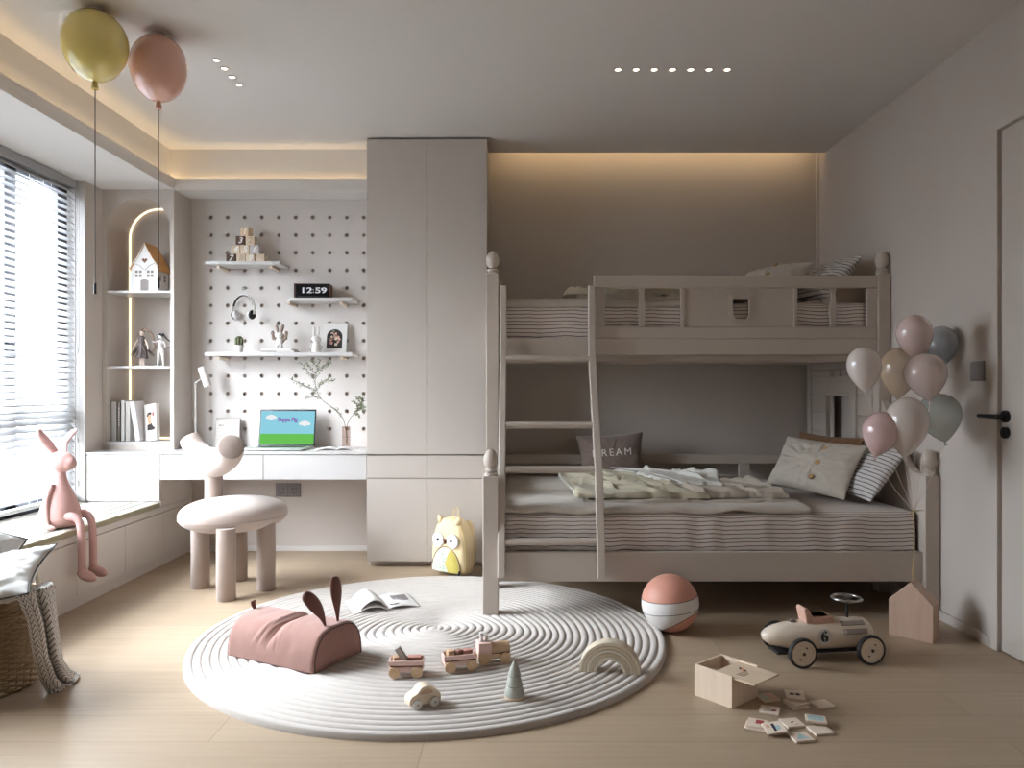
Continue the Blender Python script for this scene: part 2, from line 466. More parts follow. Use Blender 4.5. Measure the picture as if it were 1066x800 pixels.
# ---- door
dr = thing('door_1', 'greige flush door with black lever at right edge', 'door', (XR, 2.83, 0)); del dr['category']; dr['kind'] = 'structure'
bx('door_frame', PAINT, XR - .012, XR + .10, DY1 - .012, DY1 + .040, 0, DZ - .0125, dr)
bx('door_frame', PAINT, XR - .012, XR + .10, DY0 - .04, DY1 + .04, DZ - .012, DZ + .035, dr)
bx('door_frame', PAINT, XR - .012, XR + .10, DY0 - .04, DY0 + .012, 0, DZ - .0125, dr)
bx('door_gap', DARK, XR + .05, XR + .06, DY0 + .01, DY1 - .013, 0.0, DZ - .013, dr, bevel=0)
bx('door_leaf', GREIGE, XR + .004, XR + .045, DY0 + .018, DY1 - .0165, .006, DZ - .017, dr, bevel=.003)
hd = MB(); hy = 3.235; hz = 1.003
hd.cyl((XR + .004, hy, hz), (XR - .008, hy, hz), .026, n=28); hd.cyl((XR - .004, hy, hz), (XR - .05, hy, hz), .010, n=14)
hd.tube([(XR - .046, hy - .012, hz), (XR - .048, hy + .04, hz), (XR - .046, hy + .115, hz)], [.010, .0095, .0085], 12)
hd.build('door_handle', BLACK, dr, world=True)
hd = MB(); hd.cyl((XR + .004, hy, hz - .068), (XR - .010, hy, hz - .068), .024, n=28); hd.box(XR - .013, XR - .009, hy - .003, hy + .003, hz - .080, hz - .056)
hd.build('door_lock', BLACK, dr, world=True)
GREYP = M('grey_switch_plate', (120, 116, 116), .35, 0)
sw = thing('light_switch', 'square grey light switch on right wall beside the door', 'light switch', (XR, 3.425, 1.2))
bx('plate', GREYP, XR - .009, XR, 3.375, 3.475, 1.155, 1.243, sw, bevel=.002)
bx('rocker', M('grey_rocker', (140, 136, 135), .3, 0), XR - .013, XR - .008, 3.38, 3.47, 1.16, 1.238, sw, bevel=.002)

# ---- ceiling spots
SPOT = emis('spot_lens_glow', (255, 236, 205), 14.0)
def spot():
    t = thing('ceiling_spot', '', 'spotlight')
    MB().lathe([(.0125, 0), (.019, 0), (.0195, .003), (.0195, -.004), (.015, -.004), (.0125, .0)][0:0] + [(.0135, .012), (.0135, -.001), (.0155, -.004), (.0205, -.003), (.021, 0)], n=24).build('trim_ring', WHITE, t)
    MB().lathe([(.0, -.001), (.0132, -.001), (.0132, .001), (0, .001)], n=20).build('lens', SPOT, t)
    return t
sp = spot()
left = [3.687, 3.785, 3.887, 3.987]; first = True
names_l = ['recessed spotlight in the row of four near the balloon lamps, nearest the camera', 'second recessed spotlight from the balloon lamps in the row of four',
           'third recessed spotlight from the balloon lamps in the row of four', 'recessed spotlight of the row of four, nearest the desk alcove']
for i, Y in enumerate(left):
    o = sp if i == 0 else copy_tree(sp)
    o.location = (-1.45, Y, 2.699); o['label'] = names_l[i]; o['group'] = 'row of four ceiling spotlights'
ordn = ['leftmost', 'second from left', 'third from left', 'middle', 'third from right', 'second from right', 'rightmost']
for i in range(7):
    o = copy_tree(sp); o.location = (.49 + .09 * i, 3.798, 2.699)
    o['label'] = ordn[i] + ' of the seven recessed spotlights above the bunk bed'; o['group'] = 'row of seven ceiling spotlights'

# ---- balloon ceiling lamps
def balloon_lamp(col, X, Y, r, zc, label, zend):
    t = thing('balloon_lamp', label, 'ceiling lamp', (X, Y, 2.70), group='balloon ceiling lamps')
    m = M('balloon_glass_' + ('yellow' if col[2] < 120 else 'pink'), col, .07, .01, 4, coat=1.0, spec=.7)
    pr = []; H = 2.70 - .004 - (zc - .15)
    top, bot = -.004, -.30
    n = 26
    for i in range(n + 1):
        q = i / n; ph = PI * q
        z = (top + bot) / 2 + math.cos(ph) * (top - bot) / 2
        rr = r * math.sin(ph) ** (1.0) * (1 + .06 * math.cos(ph)); pr.append((max(rr, 1e-4), z))
    MB().lathe(pr, n=40).build('balloon_shade', m, t)
    MB().lathe([(.030, -.010), (.034, 0)], n=28).build('ceiling_mount', WHITE, t)
    MB().lathe([(.009, -.292), (.010, -.302), (.0155, -.330), (.013, -.333), (.001, -.333)], n=20).build('balloon_neck', m, t)
    MB().cyl((0, 0, -.33), (0, 0, zend - 2.70 + .04), .0022, n=8).build('pull_cord', M('dark_cord', (62, 58, 55), .6, 0), t)
    MB().cyl((0, 0, zend - 2.70), (0, 0, zend - 2.70 + .045), .0055, n=12).build('cord_weight', BLACK, t)
balloon_lamp((224, 204, 118), -1.764, 3.2, .128, 0, 'yellow balloon shaped ceiling lamp with long pull cord', 1.515)
balloon_lamp((218, 168, 150), -1.605, 3.425, .122, 0, 'pink balloon shaped ceiling lamp with long pull cord', 1.570)

# ---- wardrobe
GAPM = M('groove_shadow_grey', (132, 122, 114), .7, 0)
wd = thing('wardrobe', 'tall greige two door wardrobe between desk alcove and bunk bed', 'wardrobe', (-.575, 5.05, 0))
x0, x1, xm = -.952, -.199, -.575
bx('body', GREIGE, x0, x1, 4.84, YB - .006, .03, 2.688, wd, bevel=.001)
bx('gap_backing', GAPM, x0 + .003, x1 - .003, 4.8385, 4.84, .035, 2.685, wd, bevel=0)
bx('plinth', GREIGE, x0 + .01, x1 - .01, 4.875, YB - .001, 0, .04, wd, bevel=0)
bx('top_shadow_gap', DARK, x0 + .002, x1 - .002, 4.85, YB - .001, 2.688, 2.699, wd, bevel=0)  # dark-coloured strip standing in for the shadow gap below the ceiling
for a, b_ in ((x0, xm - .0015), (xm + .0015, x1)):
    bx('door', GREIGE, a, b_, 4.82, 4.8385, .709, 2.688, wd, bevel=.0015)
    bx('drawer', GREIGE, a, b_, 4.82, 4.8385, .560, .700, wd, bevel=.0015)
    bx('lower_door', GREIGE, a, b_, 4.82, 4.8385, .035, .556, wd, bevel=.0015)
# ---- desk
dk = thing('built_in_desk', 'white built-in desk running from window bench to wardrobe', 'desk', (-1.8, 5.05, .7))
bx('worktop', WHITE, -2.714, x0, 4.815, YB, .708, .722, dk, bevel=.0015)
bx('carcass', WHITE2, -2.25, x0, 4.84, YB - .02, .552, .708, dk, bevel=0)
bx('shadow_gap', GAPM, -2.25, x0 - .002, 4.838, 4.8405, .555, .706, dk, bevel=0)
for a, b_ in ((-2.250, -1.604), (-1.601, x0 - .002)):
    bx('drawer', WHITE, a, b_, 4.82, 4.8385, .549, .704, dk, bevel=.0015)
du = thing('drawer_unit', 'white two drawer unit standing at the window bench end under the desk', 'drawer unit', (-2.48, 5.05, .376))
bx('body', WHITE2, -2.714, -2.253, 4.84, YB - .001, .376, .706, du, bevel=0)
bx('shadow_gap', GAPM, -2.711, -2.256, 4.838, 4.8402, .418, .704, du, bevel=0)
bx('drawer', WHITE, -2.713, -2.2535, 4.82, 4.8385, .557, .704, du, bevel=.0015)
bx('drawer', WHITE, -2.713, -2.2535, 4.82, 4.8385, .416, .5545, du, bevel=.0015)
so = thing('wall_socket', 'double grey power socket on the wall under the desk', 'socket', (-1.59, YB, .42))
a, b_ = P(287, 517.5, 5.305), P(313, 503.5, 5.305)
bx('plate', GREYP, a.x, b_.x, YB - .009, YB, a.z, b_.z, so, bevel=.002)
for cx in (a.x * .75 + b_.x * .25, a.x * .25 + b_.x * .75):
    o = MB()
    for dx, dz in ((-.012, .012), (.012, .012), (-.014, -.014), (.014, -.014), (0, -.022)): o.box(cx + dx - .002, cx + dx + .002, YB - .011, YB - .008, .42 + dz - .006, .42 + dz + .006)
    o.build('socket_holes', BLACK, so, world=True)
bx('centre_line', BLACK, (a.x + b_.x) / 2 - .0007, (a.x + b_.x) / 2 + .0007, YB - .0095, YB - .0085, a.z, b_.z, so, bevel=0)

# ---- arched display cabinet
ac = thing('arched_display_cabinet', 'greige open cabinet with arched lit niche above left end of desk', 'display cabinet', (-2.48, 5.15, .722))
CX0, CX1, CF = -2.714, -2.248, 5.01
nx0, nx1 = -2.687, -2.272; nzt, nzb = 2.365, .775
rad = (nx1 - nx0) / 2; ncx = (nx0 + nx1) / 2; spring = nzt - rad
def arch(n=32, ins=0.0):
    return [(ncx + (rad - ins) * math.cos(PI * k / n), spring + (rad - ins) * math.sin(PI * k / n)) for k in range(n + 1)]
face = MB(); ap = arch()
for (pa, pb) in zip(ap, ap[1:]):            # spandrel strips above the arch
    face.prism([(pa[0], pa[1]), (pa[0], 2.42), (pb[0], 2.42), (pb[0], pb[1])], 'xz', CF, CF + .018)
face.box(CX0, nx0, CF, CF + .018, .722, 2.42); face.box(nx1, CX1, CF, CF + .018, .722, 2.42); face.box(nx0, nx1, CF, CF + .018, .722, nzb - .02)
face.build('face_frame', PAINT, ac, world=True, smooth=30)
inn = MB(); pth = [(nx1, nzb - .02)] + ap + [(nx0, nzb - .02)]
for (pa, pb) in zip(pth, pth[1:]): inn.add([(pa[0], CF + .017, pa[1]), (pb[0], CF + .017, pb[1]), (pb[0], YB - .001, pb[1]), (pa[0], YB - .001, pa[1])], [(0, 1, 2, 3)])
inn.build('niche_lining', PAINT, ac, world=True, smooth=40)
bx('side_panel', PAINT, -2.262, CX1, CF + .0185, YB - .001, .722, 2.42, ac, bevel=.001)
bx('base_board', WHITE, nx0, nx1, CF + .002, YB - .001, .755, nzb, ac, bevel=.001)
bx('base_board', WHITE2, nx0, nx1, CF + .006, CF + .018, .722, .752, ac, bevel=.001)
LEDN = emis('niche_led', (255, 232, 196), 2.6)
path = [(nx0 + .006, .80)] + [(p[0], p[1]) for p in reversed(arch(32, .006)) if True]
pts = [Vector((p[0], YB - .008, p[1])) for p in path if not (p[0] > ncx + .12)]
MB().tube(pts, .0048, 8).build('led_strip', LEDN, ac, world=True)
MB().tube([(nx0 + .03, YB - .008, nzb + .005), (nx1 - .01, YB - .008, nzb + .005)], .005, 8).build('led_strip', LEDN, ac, world=True)
for yy in (303, 381.5):
    z = HC + (405 - yy) * 5.03 / 800
    bx('shelf', WHITE, nx0, nx1, CF + .004, YB - .018, z - .014, z, ac, bevel=.001)
SH1 = HC + (405 - 303) * 5.03 / 800; SH2 = HC + (405 - 381.5) * 5.03 / 800

# ---- pegboard
PB = 5.275
pg = MB(); hx = [P(219.6 + 17.67 * i, 0, PB).x for i in range(10)]; hzs = [HC + (405 - (226.6 + 18.34 * k)) * PB / 800 for k in range(13)]
xe = [-2.247] + [(hx[i] + hx[i + 1]) / 2 for i in range(9)] + [x0]
ze = [2.42] + [(hzs[k] + hzs[k + 1]) / 2 for k in range(12)] + [.722]
for i in range(10):
    for k in range(13):
        cx, cz = hx[i], hzs[k]
        pg.plate((xe[i], min(xe[i + 1], x0 - .0005), ze[k + 1], ze[k]), lambda t, cx=cx, cz=cz: (cx + .0138 * math.cos(t), cz + .0138 * math.sin(t)), 'xz', PB, PB + .018, 16, outer=False)
pb = pg.build('pegboard', WHITE2, smooth=30, loc=(-1.6, PB, .722), world=True)
tag(pb, 'pale pegboard panel with rows of round holes above the desk', 'pegboard')
bk = MB(); bk.box(-2.247, x0 - .001, PB + .0185, PB + .024, .73, 2.415); bk = bk.build('backing', M('pegboard_backing', (150, 134, 122), .7, 0), pb, world=False); 
bk.location = (1.6, -PB, -.722)
DOW = wood('pale_dowel', (214, 200, 182), (190, 174, 154), 1)
def wall_shelf(poly, z, th, cols, row, label):
    t = thing('wall_shelf', label, 'shelf', (sum(p[0] for p in poly) / 4, 5.2, z - th), group='shelves pegged to the pegboard')
    MB().prism(poly, 'xy', z - th, z).build('shelf_board', WHITE, t, world=True, bevel=.0015)
    for c_ in cols:
        MB().cyl((hx[c_], 5.10, z - th - .012), (hx[c_], PB + .015, z - th - .012), .0115, n=18).build('dowel', DOW, t, world=True)
S1, S2, S3 = 1.963, 1.722, 1.361
wall_shelf([(-2.07, 5.07), (-1.574, 5.07), (-1.574, PB - .001), (-2.07, PB - .001)], S1, .021, (1, 4), 3, 'short wall shelf holding the pyramid of number blocks')
wall_shelf([(-1.51, 5.07), (-1.10, 5.07), (-1.10, PB - .001), (-1.60, PB - .001)], S2, .021, (5, 8), 5, 'short wall shelf holding the flip clock')
wall_shelf([(-2.07, 5.07), (-1.10, 5.07), (-1.10, PB - .001), (-2.07, PB - .001)], S3, .023, (1, 8), 8, 'long lowest wall shelf holding cactus and rabbit figures')
# ------------------------------------------------------------------ bunk bed
bd = thing('bunk_bed', 'greige wooden bunk bed with curved ladder and castle end panel', 'bunk bed', (.93, 4.4, 0))
def FIN(x, y, z, par):
    pr = [(.033, 0), (.033, .008), (.028, .012), (.027, .015), (.031, .019), (.031, .024), (.022, .029), (.019, .034)]
    for k in range(1, 17):
        a = PI * (.16 + .84 * k / 16); q = (1 - math.cos(a)) / 2
        pr.append((max(.0365 * math.sin(a) ** .92 * (1 + .10 * math.cos(a)) , 1e-4), .030 + .098 * q))
    MB().lathe(pr, c=(x, y, z), n=32).build('finial', BED, par, world=True)
lx0, lx1 = -.175, 2.046
for (x0, x1, y0, y1, z1) in ((-.175, -.098, 3.73, 3.805, .696), (1.974, lx1, 3.73, 3.805, .696), (-.180, -.110, 4.225, 4.295, 1.756), (1.978, lx1, 4.225, 4.295, 1.756),
                         (-.180, -.110, 5.225, 5.295, 1.756), (1.963, 2.033, 5.17, 5.235, 1.756)):
    bx('post', BED, x0, x1, y0, y1, 0, z1, bd, bevel=.004)
    FIN((x0 + x1) / 2, (y0 + y1) / 2, z1, bd)
# lower bunk
bx('side_rail', BED, -.098, 1.974, 3.752, 3.785, .178, .322, bd, bevel=.003)
bx('side_rail', BED, -.110, 1.963, 5.19, 5.23, .18, .32, bd, bevel=.003)
bx('slat_base', BED, -.17, 2.0, 3.79, 5.19, .26, .285, bd, bevel=0)
bx('back_rail', BED, -.110, 1.963, 5.20, 5.225, .612, .676, bd, bevel=.003)
for xx in (.45, 1.49): bx('back_rail_stub', BED, xx, xx + .075, 5.20, 5.225, .32, .612, bd, bevel=.003)
bx('foot_panel', BED, -.172, -.135, 3.805, 4.225, .25, .60, bd, bevel=.003)
bx('foot_panel', BED, -.172, -.135, 4.295, 5.225, .25, .66, bd, bevel=.003)
MB().prism([(3.80, .12), (4.228, .12), (4.228, 1.06), (4.20, 1.04), (4.12, .94), (4.04, .82), (3.95, .735), (3.88, .70), (3.80, .70)], 'yz', 1.992, 2.030).build('head_wing', BED, bd, world=True, bevel=.004)
# upper bunk
bx('side_rail', BED, -.110, 1.978, 4.238, 4.272, 1.307, 1.398, bd, bevel=.003)
bx('side_rail', BED, -.110, 1.963, 5.19, 5.225, 1.307, 1.398, bd, bevel=.003)
bx('slat_base', BED, -.12, 1.97, 4.272, 5.19, 1.283, 1.305, bd, bevel=0)
bx('support_batten', BED, -.11, 1.975, 4.30, 4.34, 1.27, 1.30, bd, bevel=.002)
bx('back_guard', BED, -.110, 1.963, 5.20, 5.225, 1.398, 1.60, bd, bevel=.003)
bx('end_guard', BED, -.170, -.135, 4.295, 5.225, 1.307, 1.64, bd, bevel=.003)
gd = MB().box(P(618, 0, 4.232).x, 1.978, 4.230, 4.262, 1.676, 1.745).build('guard_rail', BED, bd, world=True, bevel=.004)
def gx(px): return P(px, 0, 4.235).x
bx('guard_rail', BED, gx(617), 1.978, 4.236, 4.262, 1.398, 1.461, bd, bevel=.003)
bx('guard_stile', BED, gx(617.5), gx(630), 4.238, 4.262, 1.461, 1.676, bd, bevel=.003)
bx('guard_stile', BED, gx(903), 1.978, 4.238, 4.262, 1.461, 1.676, bd, bevel=.003)
for a in (709, 826.5): bx('guard_stile', BED, gx(a), gx(a + 3.5), 4.234, 4.264, 1.461, 1.676, bd, bevel=.002)
# solid panel with shield cut-out
def shield(t, sc=1.0, cx=gx(771.5), cz=1.570):
    hw, ht, hb = .047 * sc, .050 * sc, .074 * sc
    dx, dz = math.cos(t), math.sin(t)
    if dz >= 0:
        k = min(hw / max(abs(dx), 1e-9), ht / max(dz, 1e-9)); return (cx + dx * k, cz + dz * k)
    # straight sides then round bottom
    zs = -.028 * sc
    k = hw / max(abs(dx), 1e-9)
    if dz * k >= zs: return (cx + dx * k, cz + dz * k)
    # ellipse centred at zs
    a, b = hw, hb + zs
    A = (dx / a) ** 2 + (dz / b) ** 2; B = -2 * dz * zs / b ** 2; Cc = (zs / b) ** 2 - 1
    k = (-B + math.sqrt(max(B * B - 4 * A * Cc, 0))) / (2 * A)
    return (cx + dx * k, cz + dz * k)
MB().plate((gx(712), gx(827), 1.461, 1.676), shield, 'xz', 4.245, 4.257, 64).build('guard_panel', BED, bd, world=True, smooth=30)
sr = MB(); n = 64
vs = []
for w_ in (4.236, 4.2455):
    for sc in (.97, 1.36): vs += [((lambda q: (q[0], w_, q[1]))(shield(2 * PI * k / n, sc))) for k in range(n)]
fs = []
for i in range(n):
    j = (i + 1) % n
    fs += [(i, j, n + j, n + i), (2 * n + i, 3 * n + i, 3 * n + j, 2 * n + j), (i, 2 * n + i, 2 * n + j, j), (n + i, n + j, 3 * n + j, 3 * n + i)]
sr.add(vs, fs); cx_ = gx(771.5)
for k in (-1, 0, 1): sr.box(cx_ + k * .036 - .008, cx_ + k * .036 + .008, 4.2335, 4.237, 1.626, 1.633)
sr.build('shield_ring', BED, bd, world=True, smooth=30)
def spindle(px):
    cx = gx(px); pr = []
    for k in range(25):
        q = k / 24; z = 1.461 + .215 * q
        w_ = .0155 + .007 * math.exp(-((q - .40) / .13) ** 2) - .003 * math.exp(-((q - .85) / .12) ** 2) + .005 * sm(.93, 1, q)
        pr.append((w_, z))
    poly = [(cx - a, z) for a, z in pr] + [(cx + a, z) for a, z in reversed(pr)]
    MB().prism(poly, 'xz', 4.242, 4.258).build('guard_spindle', BED, bd, world=True, bevel=.002)
spindle(668.5); spindle(868)
# castle end panel, planked, with an opening
ep = MB(); xp0, xp1 = 1.972, 1.990
oy0, oy1, oz = 4.555, 4.905, 1.077
for (z0, z1) in ((.72, .845), (.848, .965), (.968, 1.085), (1.088, 1.196)):
    zt = min(z1, 5)
    for (ya, yb) in ((4.295, oy0), (oy1, 5.17)):
        ep.box(xp0, xp1, ya, yb, z0, z1)
ep.box(xp0, xp1, oy0, oy1, oz, 1.196)
for (a, b_) in ((4.295, 4.53), (4.60, 4.68), (4.73, 4.81), (4.86, 5.17)): ep.box(xp0, xp1, a, b_, 1.196, 1.240)
ep.box(xp0, xp1, 4.295, 5.17, 1.243, 1.283); ep.box(xp0, xp1, 4.295, 5.17, .33, .718)
ep.box(xp1 - .001, xp1 + .008, 4.295, 4.60, .34, 1.28); ep.box(xp1 - .001, xp1 + .008, 4.86, 5.17, .34, 1.28); ep.box(xp1 - .001, xp1 + .008, 4.6, 4.86, 1.09, 1.28)
ep.build('castle_panel', BED, bd, world=True, bevel=.002)
of = MB(); of.box(1.958, 1.995, oy1 - .002, oy1 + .035, .60, oz + .02); of.box(1.958, 1.995, 4.475, oy0 + .002, .60, 1.196); of.box(1.960, 1.990, 4.475, oy1 + .035, oz, oz + .02)
of.build('panel_opening_frame', BED, bd, world=True, bevel=.003)
bx('end_upper_guard', BED, 1.985, 2.02, 4.295, 5.17, 1.307, 1.60, bd, bevel=.003)
# ladder
ld = MB(); prof = [(1.685, 4.205), (1.50, 4.203), (1.36, 4.195), (1.25, 4.165), (1.10, 4.08), (.946, 3.985), (.84, 3.92), (.738, 3.862), (.60, 3.80), (.45, 3.758), (.33, 3.728), (.206, 3.712)]
cp = catmull([(y, z, 0) for z, y in prof], 5)
def rail_poly(hw=.021):
    L, Rr = [], []
    for i, p in enumerate(cp):
        d = (cp[min(i + 1, len(cp) - 1)] - cp[max(i - 1, 0)]).normalized(); nrm = Vector((-d.y, d.x, 0))
        L.append(((p + nrm * hw).x, (p + nrm * hw).y)); Rr.append(((p - nrm * hw).x, (p - nrm * hw).y))
    return L + Rr[::-1]
ladder = bpy.data.objects.new('ladder', None); COL.objects.link(ladder); ladder.parent = bd
for (a, b_) in ((-.102, -.066), (.380, .418)):
    m_ = MB(); po = rail_poly(); n = len(po); h_ = n // 2
    # build as a strip of quads
    for i in range(h_ - 1):
        q = [po[i], po[i + 1], po[n - 2 - i], po[n - 1 - i]]
        m_.add([(a, p[0], p[1]) for p in q] + [(b_, p[0], p[1]) for p in q], [(0, 3, 2, 1), (4, 5, 6, 7), (0, 1, 5, 4), (2, 3, 7, 6)] + ([(0, 4, 7, 3)] if i == 0 else []) + ([(1, 2, 6, 5)] if i == h_ - 2 else []))
    m_.build('ladder_rail', BED, ladder, world=True, doubles=True, bevel=.004)
for z, y in ((1.285, 4.172), (.932, 3.975), (.716, 3.852), (.376, 3.742)):
    MB().tube([(-.068, y, z), (.382, y, z)], .0175, 14, flat=((0, 0, 1), 1.15, 1.0)).build('ladder_rung', BED, ladder, world=True)

# ------------------------------------------------------------------ mattresses and bedding
STRIPE = stripes('striped_mattress_sheet', (218, 208, 200), (92, 84, 88), .0208, .20, (0, 1, 1), .10)
def mattress(x0, x1, y0, y1, z0, z1, name, label, rr=.035, sag=.0):
    m_ = MB()
    # rounded super-box from a grid on 5 faces
    def fx(u, v):     # u along x (0..1), v wraps: front bottom -> front top -> back top -> back bottom
        L = (z1 - z0) * 2 + (y1 - y0); s_ = v * L; h = z1 - z0
        if s_ < h: y, z = y0, z0 + s_
        elif s_ < h + (y1 - y0): y, z = y0 + (s_ - h), z1
        else: y, z = y1, z1 - (s_ - h - (y1 - y0))
        x = lerp(x0, x1, u)
        # round corners
        cy, cz, cx = (y0 + y1) / 2, (z0 + z1) / 2, (x0 + x1) / 2
        def rc(p, lo, hi, q, qlo, qhi): pass
        px = min(max(x, x0 + rr), x1 - rr); py = min(max(y, y0 + rr), y1 - rr); pz = min(max(z, z0 + rr), z1 - rr)
        d = Vector((x - px, y - py, z - pz))
        if d.length > 1e-6: d = d.normalized() * rr
        p = Vector((px, py, pz)) + d
        ed = min(u, 1 - u) * (x1 - x0)
        amp = .006
        if y <= y0 + .01: p.y -= amp * (nz(p.x * 14, p.z * 3, 3) + 1.2 * nz(p.x * 5, p.z * 2, 8)) + .006 * math.sin(PI * min(1, max(0, (z - z0) / (z1 - z0))))
        if z >= z1 - .01: p.z += .006 * nz(p.x * 3, p.y * 3, 1) + .003 * nz(p.x * 12 + p.y * 4, p.y * 6, 2)
        return p
    m_.grid(fx, 120, 110)
    for xx, fl in ((x0, 0), (x1, 1)):
        def fc(u, v, xx=xx):
            y = lerp(y0, y1, u); z = lerp(z0, z1, v); px = min(max(xx, x0 + rr), x1 - rr); py = min(max(y, y0 + rr), y1 - rr); pz = min(max(z, z0 + rr), z1 - rr)
            d = Vector((xx - px, y - py, z - pz)).normalized() * rr
            return Vector((px, py, pz)) + d
        m_.grid(fc, 24, 10)
    o = m_.build(name, STRIPE, loc=((x0 + x1) / 2, (y0 + y1) / 2, z0), world=True, smooth=180)
    return tag(o, label, 'mattress')
LMZ, UMZ = .512, 1.600
mattress(-.09, 1.968, 3.796, 5.185, .287, LMZ, 'mattress', 'thick striped mattress on the lower bunk')
mattress(-.125, 1.962, 4.282, 5.185, 1.307, UMZ, 'mattress', 'striped mattress on the upper bunk behind the guard rail')

def sheet(outline, fn, nu, nv, th):
    """closed cloth body: upper surface fn(u,v) over bilinear outline, lower surface th below, joined at the edge"""
    m_ = MB(); a, b, c, d = [Vector(p) for p in outline]
    def pos(u, v): return (a * (1 - u) + b * u) * (1 - v) + (d * (1 - u) + c * u) * v
    def top(u, v): return fn(u, v, pos(u, v))
    m_.grid(top, nu, nv)
    return m_
def ridge(x, s=1.0): return (1 - abs(2 * (x * s % 1.0) - 1))
LINEN = fabric('pale_grey_linen', (192, 183, 171), .92, 700, .35, .05, wrinkle=1.5)
SAGE = fabric('sage_duvet_top', (186, 178, 156), .9, 800, .3, .06, wrinkle=1.5)
TAUPE = fabric('taupe_duvet_lining', (184, 174, 160), .9, 800, .3, .06, wrinkle=1.5)
IVORY = fabric('ivory_sheet_layer', (214, 212, 204), .9, 800, .3, .04, wrinkle=1.2)
# linen bed cover across the foot end, hanging slightly over the edge
def cover(x0, x1, y0, y1, z, drop, seed, mat, name, label, amp=.010, hem=.02):
    m_ = MB(); L = (y1 - y0)
    def f(u, v):
        s_ = v * (L + drop); x = lerp(x0, x1, u)
        fold = amp * (nz(x * 4 + seed, s_ * 5, seed) + .6 * nz(x * 9, s_ * 14, seed + 3) + .35 * abs(nz(x * 20 + s_ * 9, s_ * 22, seed)))
        if s_ < L - .03: y, zz = y1 - s_, z + .012 + fold
        else:
            q = s_ - (L - .03); r_ = .03
            if q < r_ * PI / 2:
                a = q / r_; y, zz = y0 + .03 - math.sin(a) * (.03 + .012), z - .03 + (r_ + .012) * math.cos(a) + fold * (1 - a / 1.6)
            else: y, zz = y0 - .012 + fold * .3, z - .03 - (q - r_ * PI / 2)
        edge = .006 * nz(x * 12, seed)
        if v > .98: zz += hem * nz(x * 5, seed * 2) + edge
        return (x + .008 * nz(s_ * 7, seed), y, zz)
    m_.grid(f, 90, 90)
    o = m_.build(name, mat, smooth=180, solid=.010, loc=((x0 + x1) / 2, (y0 + y1) / 2, z), world=True)
    return tag(o, label, 'bedding')
cover(-.080, 1.45, 3.800, 5.15, LMZ + .008, .004, 2.0, LINEN, 'bed_cover', 'pale grey linen cover smoothed over the lower bed mattress under the duvet', .008)
# crumpled duvet: layered folds
def ridges(seed, n, x0, x1, y0, y1, ang, spread, w=(.010, .028), h=(.006, .026)):
    rn = random.Random(seed); out = []
    for _ in range(n):
        cx, cy = rn.uniform(x0, x1), rn.uniform(y0, y1); a = ang + rn.gauss(0, spread); out.append((cx, cy, math.cos(a), math.sin(a), rn.uniform(.08, .30), rn.uniform(*w), rn.uniform(*h) * rn.choice((1, 1, -.6)), rn.uniform(-1.5, 1.5)))
    def f(x, y):
        z = 0
        for cx, cy, ca, sa, L, w_, h_, bend in out:
            dx, dy = x - cx, y - cy; t_ = dx * ca + dy * sa
            if abs(t_) > L * 2: continue
            d = -dx * sa + dy * ca + bend * t_ * t_
            if abs(d) > w_ * 3.2: continue
            # asymmetric fold: steep on one side
            k = w_ * (.55 if d > 0 else 1.5)
            z += h_ * math.exp(-(d / k) ** 2) * math.exp(-(t_ / L) ** 4)
        return z
    return f
def duvet_body(outline, zb, h, seed, mat, name, parent, rid, nu=130, nv=110, edge=.03):
    m_ = MB(); a, b, c, d = [Vector((p[0], p[1], 0)) for p in outline]
    W = ((b - a).length + (c - d).length) / 2; D = ((d - a).length + (c - b).length) / 2
    def f(u, v):
        p = (a * (1 - u) + b * u) * (1 - v) + (d * (1 - u) + c * u) * v
        de = min(min(u, 1 - u) * W, min(v, 1 - v) * D)
        e = min(1, de / edge); rise = math.sqrt(max(0, 1 - (1 - e) ** 2))
        x, y = p.x + .035 * nz(v * 4, seed) + .010 * nz(v * 14, seed + 5), p.y + .030 * nz(u * 4, seed + 2) + .008 * nz(u * 15, seed)
        z = zb + rise * (h + rid(x, y) + .010 * nz(x * 3, y * 3, seed) + .004 * nz(x * 14, y * 14, seed))
        return Vector((x, y, max(z, zb + rise * .006)))
    m_.grid(f, nu, nv)
    m_.grid(lambda u, v: Vector((f(u, v).x, f(u, v).y, zb - .001)), 12, 12)
    return m_.build(name, mat, parent, smooth=180)
def hem(pts, f, seed, mat, par, r=.008):
    cpt = catmull(pts, 10)
    MB().tube([Vector((p.x, p.y, p.z + .003 * nz(i * .3, seed))) for i, p in enumerate(cpt)], r, 8, flat=((0, 0, 1), 1.0, .35)).build('hem', mat, par, smooth=180)
dv = thing('duvet', 'crumpled sage and taupe duvet folded across the middle of lower bed', 'duvet', (0, 0, 0))
Z0 = LMZ + .024
r1 = ridges(11, 46, .25, 1.5, 3.9, 5.0, 2.2, .45); r2 = ridges(12, 70, .25, 1.0, 3.95, 5.0, 2.3, .5); r3 = ridges(13, 60, .6, 1.45, 3.95, 5.0, 2.5, .4)
duvet_body([(.33, 3.93), (1.44, 3.91), (1.28, 4.80), (.34, 5.02)], Z0, .014, 2.3, TAUPE, 'lower_layer', dv, ridges(14, 20, .3, 1.4, 3.9, 4.8, 1.6, .5, h=(.003, .010)), edge=.012)
duvet_body([(.29, 3.97), (.98, 3.96), (.74, 4.92), (.27, 5.05)], Z0 + .020, .028, 7.7, SAGE, 'turned_back_layer', dv, r2, edge=.022)
duvet_body([(.92, 3.97), (1.40, 3.95), (1.28, 4.70), (.62, 4.98)], Z0 + .022, .030, 4.1, TAUPE, 'upper_layer', dv, r3, edge=.022)
